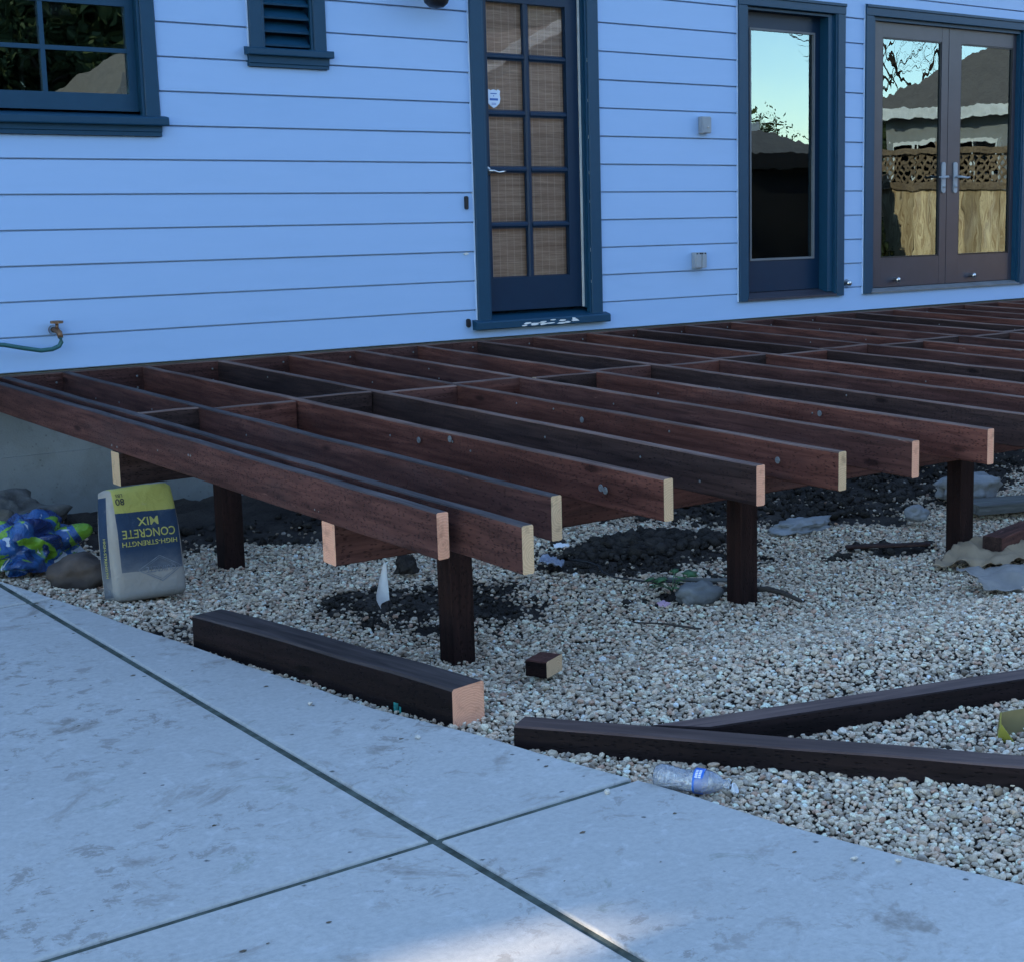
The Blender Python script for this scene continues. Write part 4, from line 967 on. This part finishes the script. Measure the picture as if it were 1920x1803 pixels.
m = MB(); m.box(-0.099, 0.12, -0.0075, 0.14, 0.0, 0.004); m.build('base', plain('olive_card_base', (0.18, 0.15, 0.07), 0.8), ct)

# ------------------------------------------------------------------ water bottle
bt = tag(empty('water_bottle', (0.800, -5.392, 0.012), (0, R(3), math.atan2(-0.159, 0.112))), 'empty crushed clear water bottle with blue band lying at the patio edge', 'bottle')
g = G('thin_pet'); nm = g.bump(g.noise(g.vec((1, 1, 1)), 30, 3, 0.5, 1.0), 0.8, 0.01)
fr = g.n('Fresnel', {'IOR': 1.7, 'Normal': nm}).outputs[0]
tr = g.n('BsdfTransparent', {'Color': (0.86, 0.89, 0.92, 1)}); di = g.n('BsdfDiffuse', {'Color': (0.75, 0.78, 0.85, 1), 'Normal': nm}); gl = g.n('BsdfGlossy', {'Roughness': 0.08, 'Normal': nm})
mx = g.n('MixShader', {0: 0.24, 1: tr.outputs[0], 2: di.outputs[0]}); mx2 = g.n('MixShader', {0: fr, 1: mx.outputs[0], 2: gl.outputs[0]})
g.t.links.new(mx2.outputs[0], g.out.inputs[0]); M['pet'] = g.m
prof = [(0.0, -0.098), (0.020, -0.1), (0.028, -0.095), (0.031, -0.085)]
for k in range(7): z = -0.080 + k * 0.0145; prof += [(0.0315, z), (0.0295, z + 0.004), (0.0315, z + 0.008)]
prof += [(0.031, 0.034), (0.029, 0.050), (0.021, 0.072), (0.013, 0.082), (0.0125, 0.094), (0.0145, 0.0945), (0.0145, 0.097), (0.0115, 0.0975), (0.0115, 0.103), (0.0105, 0.103)]
m = MB(); m.lathe(prof, 32, axis=0)
m.v = [(x, y * (1 + 0.10 * math.sin(x * 60)), z * (1 - (0.22 if z > 0 else 0.0) * math.exp(-((x + 0.02) / 0.03) ** 2))) for x, y, z in m.v]
m.build('body', M['pet'], bt)
m = MB(); m.lathe([(0.0318, 0.008), (0.0326, 0.009), (0.0326, 0.034), (0.0318, 0.035)], 32, axis=0)
m.build('band', plain('blue_label', (0.01, 0.13, 0.55), 0.35, var=0.05), bt)
m = MB()
for k in range(5):
    a0 = R(35 + k * 9)
    for q in range(2):
        x0 = 0.013 + q * 0.009; a1_, a2_ = a0, a0 + R(6)
        m.add([(x0, -0.0329 * math.cos(t), 0.0329 * math.sin(t)) for t in (a1_, a2_)] + [(x0 + 0.007, -0.0329 * math.cos(t), 0.0329 * math.sin(t)) for t in (a2_, a1_)], [(0, 1, 2, 3)])
m.build('label_print', M['white'], bt)
m = MB(); m.lathe([(0.0, 0.0), (0.0135, 0.0005), (0.0145, 0.003), (0.0145, 0.012), (0.0125, 0.0125), (0.012, 0.003), (0.0, 0.003)], 24, axis=2)
tag(m.build('bottle_cap', M['white'], None, (0.885, -5.450, -0.020), (R(60), 0, 0.6)), 'loose white screw cap on gravel beside the neck of the water bottle', 'bottle cap')

# ------------------------------------------------------------------ concrete sack, printed upside down
sk = tag(empty('concrete_sack', (0.552, -2.355, -0.060), (R(-12), R(3.5), R(7))), 'kraft sack of concrete mix with navy and yellow print standing upside down on gravel', 'sack')
SW, SH, ST = 0.148, 0.435, 0.070      # half width, height, half depth
def sa(z): t = z / SH; return SW * (0.97 + 0.05 * math.sin(t * 3.0)) * (1 - 0.10 * t)
def sb(z):
    t = z / SH; return ST * (0.80 + 0.20 * min(1, t / 0.06) ** 0.5) * (1 - 0.32 * max(0, (t - 0.55) / 0.45) ** 2)
def sy(x, z):
    a_, b_ = sa(z), sb(z); q = min(0.999, abs(x) / a_)
    wr = 0.004 * mnoise.fractal(Vector((x * 7, z * 9, 4)), 0.8, 2, 3) + 0.006 * math.sin(x * 14 + z * 9) * math.exp(-((z - 0.04) / 0.05) ** 2)
    return -(b_ * (1 - q ** 5.9) ** 0.17 + wr * (1 - q ** 6))
m = MB(); NU, NV = 40, 34
ring = [i * 2 * math.pi / NU for i in range(NU)]
for j in range(NV + 1):
    z = SH * j / NV; a_, b_ = sa(z), sb(z); e_ = 1.0
    if j == 0: e_ = 0.93
    if j == 1: e_ = 0.985
    if j == NV: e_ = 0.86
    for t in ring:
        cx_, sx_ = math.cos(t), math.sin(t)
        x = a_ * math.copysign(abs(cx_) ** 0.34, cx_) * e_; yb = b_ * math.copysign(abs(sx_) ** 0.34, sx_) * e_
        y = sy(x, z) if (sx_ < 0 and e_ == 1.0 and abs(x) < a_ * 0.985) else yb
        m.v.append((x, y, z + 0.006 * math.sin(x * 21) * (j / NV) ** 6))
for j in range(NV):
    for i in range(NU):
        i2 = (i + 1) % NU; m.f.append([j * NU + i, j * NU + i2, (j + 1) * NU + i2, (j + 1) * NU + i])
m.f.append([i for i in range(NU)][::-1]); m.f.append([NV * NU + i for i in range(NU)])
m.mi = [0] * len(m.f); m.sm = [True] * (len(m.f) - 2) + [False, False]
g = G('sack_print'); tc = g.n('TexCoord').outputs['Object']; sp_ = g.n('SeparateXYZ', {0: tc}); x_, y_, z_ = sp_.outputs
wob = g.math('MULTIPLY', g.math('SUBTRACT', g.noise(g.vec((1, 1, 1), rand=False), 25, 3), 0.5), 0.006)
def band(s_, lo, hi): return g.math('MULTIPLY', g.math('GREATER_THAN', s_, lo), g.math('LESS_THAN', s_, hi))
zz_ = g.math('ADD', z_, wob)
kraft = g.mix(g.noise(g.vec((1, 1, 1), rand=False), 9, 5), (0.26, 0.225, 0.185), (0.38, 0.34, 0.29))
front = g.math('MULTIPLY', band(x_, -0.118, 0.131), g.math('LESS_THAN', y_, 0.0))
c = g.mix(g.math('MULTIPLY', front, band(zz_, 0.335, 0.437)), kraft, (0.40, 0.36, 0.085))
navy = g.mix(g.noise(g.vec((1, 1, 1), rand=False), 14, 5), (0.012, 0.030, 0.062), (0.03, 0.055, 0.10))
c = g.mix(g.math('MULTIPLY', front, band(zz_, 0.108, 0.335)), c, navy)
side = g.math('MULTIPLY', g.math('LESS_THAN', x_, -0.128), band(y_, -0.030, 0.040))
c = g.mix(g.math('MULTIPLY', side, band(zz_, 0.02, 0.40)), c, navy)
dust = g.noise(g.vec((1, 1, 1.6), rand=False), 11, 5, 0.65)
low = g.n('MapRange', {0: z_, 1: 0.19, 2: 0.05, 3: 0.0, 4: 1.0}).outputs[0]
dm = g.math('MULTIPLY', g.math('ADD', g.math('MULTIPLY', low, 0.75), g.ramp(dust, [(0.6, 0.0), (0.8, 0.35)])), g.ramp(dust, [(0.30, 0.35), (0.55, 1.0)]), True)
c = g.mix(dm, c, (0.27, 0.265, 0.25))
M['sack'] = g.pbr(c, 0.7, g.bump(g.noise(g.vec((1, 1, 1), rand=False), 18, 5, 0.6, 0.8), 0.5, 0.012), 0.3)
m.build('sack_body', M['sack'], sk)
M['ink_y'] = plain('yellow_ink', (0.42, 0.385, 0.10), 0.6, var=0.12, scale=30); M['ink_k'] = plain('black_ink', (0.02, 0.02, 0.02), 0.6)
M['ink_f'] = plain('faded_ink', (0.15, 0.17, 0.20), 0.7, var=0.3, scale=40); M['ink_n'] = plain('navy_ink', (0.03, 0.05, 0.09), 0.6)
def text_part(name, body, width, height, cx, cz, mat, side=False, rot=math.pi, off=0.0025, bold=0.011):
    cu = bpy.data.curves.new(name, 'FONT'); cu.body = body; cu.align_x = 'CENTER'; cu.align_y = 'CENTER'; cu.size = 1; cu.offset = bold; cu.resolution_u = 3
    ob = bpy.data.objects.new(name, cu); COL.objects.link(ob); bpy.context.view_layer.update()
    me = bpy.data.meshes.new_from_object(ob.evaluated_get(bpy.context.evaluated_depsgraph_get())); bpy.data.objects.remove(ob); bpy.data.curves.remove(cu)
    co = np.array([v.co[:] for v in me.vertices]); mn, mxx = co.min(0), co.max(0)
    p_ = (co[:, :2] - (mn[:2] + mxx[:2]) / 2) / (mxx[:2] - mn[:2]) * np.array([width, height])
    cr, sr = math.cos(rot), math.sin(rot); q = np.stack([p_[:, 0] * cr - p_[:, 1] * sr + cx, p_[:, 0] * sr + p_[:, 1] * cr + cz], -1)
    for v, (a_, b_) in zip(me.vertices, q):
        if side: v.co = (-sa(b_) * (1 - min(.999, abs(a_) / sb(b_)) ** 4) ** 0.25 - off, -a_, b_)
        else: v.co = (a_, sy(a_, b_) - off, b_)
    me.materials.clear(); me.materials.append(mat); return link(name, me, sk)
text_part('print_mix', 'MIX', 0.085, 0.032, 0.004, 0.297, M['ink_y'])
text_part('print_concrete', 'CONCRETE', 0.214, 0.033, 0.004, 0.252, M['ink_y'])
text_part('print_strength', 'HIGH-STRENGTH', 0.222, 0.019, 0.004, 0.214, M['ink_y'])
text_part('print_weight', '80', 0.034, 0.026, -0.094, 0.378, M['ink_k'])
text_part('print_unit', 'LBS', 0.026, 0.013, -0.094, 0.402, M['ink_k'], bold=0.0)
text_part('print_emblem_text', 'QUIKRETE', 0.120, 0.026, 0.035, 0.112, M['ink_f'])
text_part('print_side', 'HIGH-STRENGTH', 0.150, 0.020, 0.006, 0.170, M['ink_y'], True, -math.pi / 2)
text_part('print_side_weight', '80', 0.030, 0.022, 0.006, 0.035, M['ink_f'], True, -math.pi / 2)
m = MB()
def strip(P_, w_):
    for (a_, b_), (c_, d_) in zip(P_, P_[1:] + P_[:1]):
        L_ = math.hypot(c_ - a_, d_ - b_); nx_, nz_ = -(d_ - b_) / L_ * w_, (c_ - a_) / L_ * w_
        k_ = 8
        for i in range(k_):
            s0, s1 = i / k_, (i + 1) / k_; q = []
            for s_, sg in ((s0, 1), (s1, 1), (s1, -1), (s0, -1)): xx, zz = a_ + (c_ - a_) * s_ + nx_ * sg, b_ + (d_ - b_) * s_ + nz_ * sg; q.append((xx, sy(xx, zz) - 0.0022, zz))
            m.add(q, [(0, 1, 2, 3)])
strip([(-0.055, 0.112), (0.035, 0.160), (0.122, 0.112), (0.035, 0.062)], 0.0016); strip([(-0.042, 0.112), (0.035, 0.153), (0.110, 0.112), (0.035, 0.070)], 0.0008)
m.build('print_emblem', M['ink_f'], sk)

# ------------------------------------------------------------------ crumbs and leaf bits on the patio
m = MB()
for k in range(90):
    y = rnd.uniform(-6.5, -2.2); x = rnd.uniform(-1.4, float(edge_x(y)) - 0.03)
    if k > 55: x = float(edge_x(y)) - abs(rnd.gauss(0, 0.10)) - 0.02
    s_ = rnd.choice([0.0015, 0.002, 0.002, 0.003, 0.004, 0.006]); t = rnd.uniform(0, 6.28); n_ = 5
    P_ = [(x + s_ * rnd.uniform(.6, 1.3) * math.cos(t + 6.283 * i / n_) * 1.5, y + s_ * rnd.uniform(.5, 1.2) * math.sin(t + 6.283 * i / n_), 0.0008 + rnd.uniform(0, .0015)) for i in range(n_)]
    m.add(P_ + [(x, y, 0.001 + s_ * rnd.uniform(.2, .6))], [(i, (i + 1) % n_, n_) for i in range(n_)])
tag(m.build('leaf_crumbs', plain('dry_crumbs', (0.10, 0.075, 0.05), 0.9, var=0.6, scale=3)), kind='stuff')
sp = np.array([[0.843, -6.079, 0.008], [0.60, -5.30, 0.006], [0.36, -4.15, 0.006], [0.45, -4.62, 0.006], [0.78, -6.0, 0.006]])
for q in sp:
    me = stones_object('stray_pebble', np.array([[0, 0, 0.0]]), np.array([0.010]), np.array([[.6, .57, .52]]), 2, M['pebble'])
    tag(link('stray_pebble', me, None, tuple(q)), 'single stray pebble lying out on the patio concrete', 'pebble', 'stray pebbles on the patio')

# ------------------------------------------------------------------ the rest of the yard: it shows in the glass; added sun blockers shade the deck
M['stucco'] = plain('beige_stucco', (0.42, 0.40, 0.36), 0.9, 0.2, var=0.06)
M['greywall'] = plain('grey_siding', (0.26, 0.26, 0.25), 0.8, 0.3, var=0.06)
M['darkwall'] = plain('dark_shed_boards', (0.02, 0.018, 0.017), 0.85, 0.2)
M['winglass'] = mat_glass('far_window_glass', 1.8, (0.12, 0.13, 0.14), 0.0, 1.0)
def far_house(label, x0, x1, y0, y1, eave, ridge, along, wall, wins, oh=0.35, base=-0.12, fas='fascia', hip=0.0):
    e_ = tag(empty('neighbour_house' if 'shed' not in label else 'garden_shed', ((x0 + x1) / 2, (y0 + y1) / 2, base)), label, 'house' if 'shed' not in label else 'shed')
    L_ = (-(x0 + x1) / 2, -(y0 + y1) / 2, -base)
    def bb(nm, m, mt, par=None):
        o = m.build(nm, mt, par or e_); o.location = L_ if par is None else (0, 0, 0); return o
    m = MB(); m.box(x0, x1, y0, y1, base, eave); bb('wall', m, wall)
    m = MB()
    if along == 'x':
        ym = (y0 + y1) / 2; A_ = [(x0 - oh, y0 - oh, eave), (x1 + oh, y0 - oh, eave), (x1 + oh, y1 + oh, eave), (x0 - oh, y1 + oh, eave), (x0 - oh + hip, ym, ridge), (x1 + oh - hip, ym, ridge)]
        F_ = [(0, 1, 5, 4), (2, 3, 4, 5), (3, 0, 4), (1, 2, 5), (3, 2, 1, 0)]
    else:
        xm = (x0 + x1) / 2; A_ = [(x0 - oh, y0 - oh, eave), (x1 + oh, y0 - oh, eave), (x1 + oh, y1 + oh, eave), (x0 - oh, y1 + oh, eave), (xm, y0 - oh + hip, ridge), (xm, y1 + oh - hip, ridge)]
        F_ = [(1, 2, 5, 4), (3, 0, 4, 5), (0, 1, 4), (2, 3, 5), (3, 2, 1, 0)]
    A_ = [(a_, b_, c_ + 0.012) for a_, b_, c_ in A_]
    m.add(A_, F_); rf = bb('roof', m, M['shingle'])
    for q in (range(4) if hip else ((2, 3) if along == 'y' else (0, 1))):      # fascia boards along the eaves
        m = MB()
        a0, b0, a1_, b1_ = [(x0 - oh - .04, y0 - oh - .04, x1 + oh + .04, y0 - oh - .002), (x0 - oh - .04, y1 + oh + .002, x1 + oh + .04, y1 + oh + .04), (x0 - oh - .04, y0 - oh, x0 - oh - .002, y1 + oh), (x1 + oh + .002, y0 - oh, x1 + oh + .04, y1 + oh)][q]
        m.box(a0, a1_, b0, b1_, eave - 0.16, eave + 0.03); bb('fascia', m, M[fas])
    if hip == 0:           # barge boards on the gables
        if along == 'y':
            for yy in (y0 - oh - .06, y1 + oh + .042):
                for sgn in (-1, 1):
                    xe_ = x0 - oh if sgn < 0 else x1 + oh
                    m = MB(); m.prism([(xe_, eave + 0.05), ((x0 + x1) / 2, ridge + 0.05), ((x0 + x1) / 2, ridge + 0.29), (xe_, eave + 0.29)], yy, yy + .02, axis=1); bb('barge_board', m, M[fas])
    for face, c_, z0_, w_, h_ in wins:
        m = MB(); t = 0.07
        if face == '-x': m.box(x0 - .05, x0 - .001, c_ - w_ / 2 - t, c_ + w_ / 2 + t, z0_ - t, z0_ + h_ + t)
        elif face == '+y': m.box(c_ - w_ / 2 - t, c_ + w_ / 2 + t, y1 + .001, y1 + .05, z0_ - t, z0_ + h_ + t)
        elif face == '+x': m.box(x1 + .001, x1 + .05, c_ - w_ / 2 - t, c_ + w_ / 2 + t, z0_ - t, z0_ + h_ + t)
        wf = bb('window', m, M['fascia'])
        for s_ in (-1, 1):
            m = MB(); q0, q1 = sorted((c_ + s_ * 0.03, c_ + s_ * w_ / 2))
            if face == '-x': m.box(x0 - .056, x0 - .0505, q0, q1, z0_, z0_ + h_)
            elif face == '+y': m.box(q0, q1, y1 + .0505, y1 + .056, z0_, z0_ + h_)
            else: m.box(x1 + .0505, x1 + .056, q0, q1, z0_, z0_ + h_)
            bb('pane', m, M['winglass'], wf)
    return e_
far_house('tall beige house added out of view left of the yard to block the sun', -17.5, -9.0, -1.27, 13, 8.4, 10.8, 'y', M['stucco'], [('+x', 0.9, 1.2, 1.2, 1.3), ('+x', 4.0, 1.2, 1.2, 1.3), ('+x', 0.9, 4.6, 1.2, 1.3), ('+x', 4.0, 4.6, 1.2, 1.3)], oh=0.0)  # unseen house added as sun blocker; corner and height set the shadow edge
far_house('low grey house with white eaves and hipped roof beyond the board fence', 20.0, 28, -12.4, -2.0, 2.85, 5.8, 'y', M['greywall'], [('-x', -11.6, 1.25, 1.0, 1.0), ('-x', -10.2, 1.25, 1.0, 1.0), ('-x', -8.3, 1.25, 0.9, 1.0)], hip=4.0)
far_house('gabled brown house with white barge boards at the back of the yard', 12.5, 20.5, -26, -17.2, 2.5, 4.6, 'y', plain('brown_stucco', (0.05, 0.045, 0.04), 0.9, 0.2), [('+y', 18.6, 0.9, 1.2, 1.2)])
far_house('low house with hipped brown roof at the back of the yard', 8.2, 11.9, -25.5, -18.6, 2.3, 4.1, 'x', M['darkwall'], [('+y', 9.6, 0.8, 1.0, 1.0)], fas='greywall', hip=2.0)
far_house('small black garden shed with shallow grey roof before the fence', 11.3, 12.9, -9.2, -6.35, 1.88, 2.20, 'y', M['darkwall'], [], oh=0.15, fas='darkwall', hip=0.7)
# board fence with lattice top, at the right side of the yard
fn = tag(empty('board_fence', (13.55, -5.6, -0.12)), 'sunlit wide board fence with lattice top along the side of the yard', 'fence')
FXo = (-13.55, 5.6, 0.12)
m = MB(); m.box(-0.06, 1.46, -0.135, 0.135, -0.011, 0.011); bme = m.mesh('board', M['fence'])
y = -12.4; k = 0
while y < 1.2:
    o = link('board', bme, fn, (rnd.uniform(-.004, .004) - 0.039, y + 5.6, 0.12 + rnd.uniform(-.01, .01)), (0, -math.pi / 2, 0)); y += 0.279; k += 1
for nm_, za, zb2, d_ in (('rail', 1.462, 1.55, .05), ('top_rail', 1.902, 1.975, .06), ('rail', 0.25, 0.33, .0)):
    m = MB(); m.box(13.5 - d_ + (.024 if d_ == 0 else 0), 13.56, -12.55, 1.2, za, zb2); o = m.build(nm_, M['wframe'], fn); o.location = FXo
Ls = 0.34 * math.sqrt(2) + 0.02
for sgn, xo_ in ((1, 13.498), (-1, 13.508)):
    m = MB(); m.box(-Ls / 2, Ls / 2, -0.0045, 0.0045, -0.016, 0.016); lme = m.mesh('slat', M['wframe'])
    y = -12.4
    while y < 1.0:
        o = link('slat', lme, fn, (xo_ - 13.55, y + 5.6, 1.726 + 0.12)); o.rotation_euler = (sgn * 0, -sgn * math.pi / 4, math.pi / 2); y += 0.118
for y in np.arange(-12.45, 1.3, 2.4):
    m = MB(); m.box(13.5651, 13.655, y - .045, y + .045, -0.12, 2.05); o = m.build('post', M['wframe'], fn); o.location = FXo
# trees
M['bark'] = plain('bark', (0.06, 0.045, 0.035), 0.95, 0.1, var=0.4, scale=5, bump=0.8)
g = G('tree_leaves'); c = g.mix(g.noise(g.vec((1, 1, 1)), 1.6, 4), (0.018, 0.032, 0.010), (0.075, 0.095, 0.03)); M['leaves'] = g.pbr(c, 0.7, None, 0.3)
def tree_meshes(seed, h, crown_r, leaves, leaf, bare=False, cut=0.0):
    r_ = random.Random(seed); tips = []; m = MB()
    def grow(p, d_, L_, rad, lev):
        pts_ = [p]; n_ = 4; q = p.copy(); dd = d_.copy()
        for i in range(n_):
            dd = (dd + Vector((r_.uniform(-1, 1), r_.uniform(-1, 1), r_.uniform(-.3, .6))) * 0.16).normalized(); q = q + dd * L_ / n_; pts_.append(q.copy())
        m.tube(pts_, [rad * (1 - 0.45 * i / n_) for i in range(n_ + 1)], 7 if lev < 2 else 4, cap=False)
        if lev >= (4 if bare else 3): tips.append(q); return
        for k in range(r_.choice([3, 4]) if lev else 6):
            t = r_.uniform(0, 6.28); s_ = r_.uniform(.5, .95); nd_ = (dd * r_.uniform(.35, .9) + Vector((math.cos(t), math.sin(t), r_.uniform(-.1, .5))) * s_).normalized()
            st = pts_[r_.choice([2, 3, 4]) if lev else r_.choice([1, 2, 3, 4])]; grow(st, nd_, L_ * r_.uniform(.5, .72), rad * 0.5, lev + 1)
        tips.append(q)
    grow(Vector((0, 0, -0.15)), Vector((0, 0, 1)), h * 0.55, h * (0.011 if bare else 0.028), 0)
    tr_ = m.mesh('trunk', M['bark'])
    if bare: return tr_, None
    n = leaves; ti = np.array([t[:] for t in tips]); rg = np.random.default_rng(seed)
    c_ = ti[rg.integers(0, len(ti), n)] + rg.normal(size=(n, 3)) * np.array([.42, .42, .36]) * crown_r * 0.42
    c_[:, 2] = np.maximum(c_[:, 2], h * 0.10)
    if cut:  # pack leaves into a box above the cut so the crown blocks sun
        c_[:, 2] = np.where(c_[:, 2] < cut, cut + rg.uniform(0, 2.0, n) ** 1.5, c_[:, 2]); k_ = int(n * 0.65)
        c_[:k_] = np.stack([rg.uniform(-.9, .9, k_), rg.uniform(-3.6, 2.0, k_), cut + 0.18 + np.abs(rg.normal(0, 0.9, k_)) + rg.normal(0, 0.06, k_)], -1)
    a_ = rg.normal(size=(n, 3)); a_ /= np.linalg.norm(a_, axis=1)[:, None]; b_ = np.cross(a_, rg.normal(size=(n, 3))); b_ /= np.linalg.norm(b_, axis=1)[:, None]
    s_ = rg.uniform(.6, 1.3, (n, 1)) * leaf
    V_ = np.stack([c_ - a_ * s_, c_ + b_ * s_ * .45, c_ + a_ * s_, c_ - b_ * s_ * .45], 1).reshape(-1, 3)
    me = bpy.data.meshes.new('crown'); me.from_pydata(V_.tolist(), [], (np.arange(n * 4).reshape(-1, 4)).tolist()); me.materials.append(M['leaves']); return tr_, me
TA = tree_meshes(3, 9.0, 3.0, 9000, 0.17); TB = tree_meshes(9, 7.0, 2.6, 8000, 0.16); TC = tree_meshes(21, 7.0, 2, 0, 0, True)
def tree(meshes, loc_, s_, rot, label, group=None):
    e_ = tag(empty('tree', loc_, (0, 0, rot)), label, 'tree', group); e_.scale = (s_, s_, s_)
    link('trunk', meshes[0], e_)
    if meshes[1]: link('crown', meshes[1], e_)
    return e_
for k, x in enumerate([-9, -4.5, -0.5, 3.5, 7.0, 10.5, 14.0, 17.5, 21.0, 24.0]):
    tree(TA if k % 2 else TB, (x, -30.5 + 1.2 * math.sin(k * 2.1), -0.12), 1.25 + 0.15 * math.sin(k * 1.7), k * 1.3, 'tall dark evergreen tree behind the houses at the back of the yard', 'tall trees behind the back houses')
for k, (x, y) in enumerate([(21, -24), (24, -23), (27, -24.5), (30, -23), (33, -21.5), (36, -24)]):
    tree(TB if k % 2 else TA, (x, y, -0.12), 0.46 + 0.05 * math.sin(k * 2.7), k * 0.9, 'low bushy tree far beyond the garden shed', 'low trees beyond the shed')
for k, x in enumerate([0.5, 1.9, 3.2, 4.5, 5.8, 7.1, 8.4, 9.6]):
    tree(TB if k % 2 else TA, (x, -28.2 + 1.0 * (k % 2), -0.12), 0.66 - 0.06 * (k % 3), k * 1.9, 'bushy mid height tree filling the gap beside the hipped roof house', 'mid height trees at the back')
tree(TC, (29.0, -19.6, -0.12), 1.1, 0.4, 'bare branching tree rising behind the low grey house')
tree(tree_meshes(33, 9.0, 3.4, 26000, 0.19, cut=4.02), (-8.6, -5.0, -0.12), 1.0, 0.0, 'leafy high crowned tree added beside the tall beige house to limit the sun streak')  # added out of view; crown shaped to leave only a streak of sun
# conical dark shrub in front of the fence
rg = np.random.default_rng(4); n = 5200
t_ = rg.uniform(0, 1, n) ** 0.8; an = rg.uniform(0, 6.283, n); rr2 = 0.40 * (1 - t_ ** 1.6) * np.sqrt(rg.uniform(.3, 1, n)) + .02
c_ = np.stack([rr2 * np.cos(an), rr2 * np.sin(an), 0.12 + t_ * 1.85], -1); a_ = rg.normal(size=(n, 3)); a_ /= np.linalg.norm(a_, axis=1)[:, None]; b_ = np.cross(a_, rg.normal(size=(n, 3))); b_ /= np.linalg.norm(b_, axis=1)[:, None]
V_ = np.stack([c_ - a_ * .05, c_ + b_ * .022, c_ + a_ * .05, c_ - b_ * .022], 1).reshape(-1, 3)
sh = tag(empty('conical_shrub', (12.95, -5.95, -0.12)), 'dark conical shrub in front of the sunlit board fence', 'shrub')
me = bpy.data.meshes.new('foliage'); me.from_pydata(V_.tolist(), [], np.arange(n * 4).reshape(-1, 4).tolist()); me.materials.append(M['leaves']); link('foliage', me, sh)
m = MB(); m.tube([(0, 0, -.05), (0, 0, 1.4)], [.04, .01], 7); m.build('stem', M['bark'], sh)
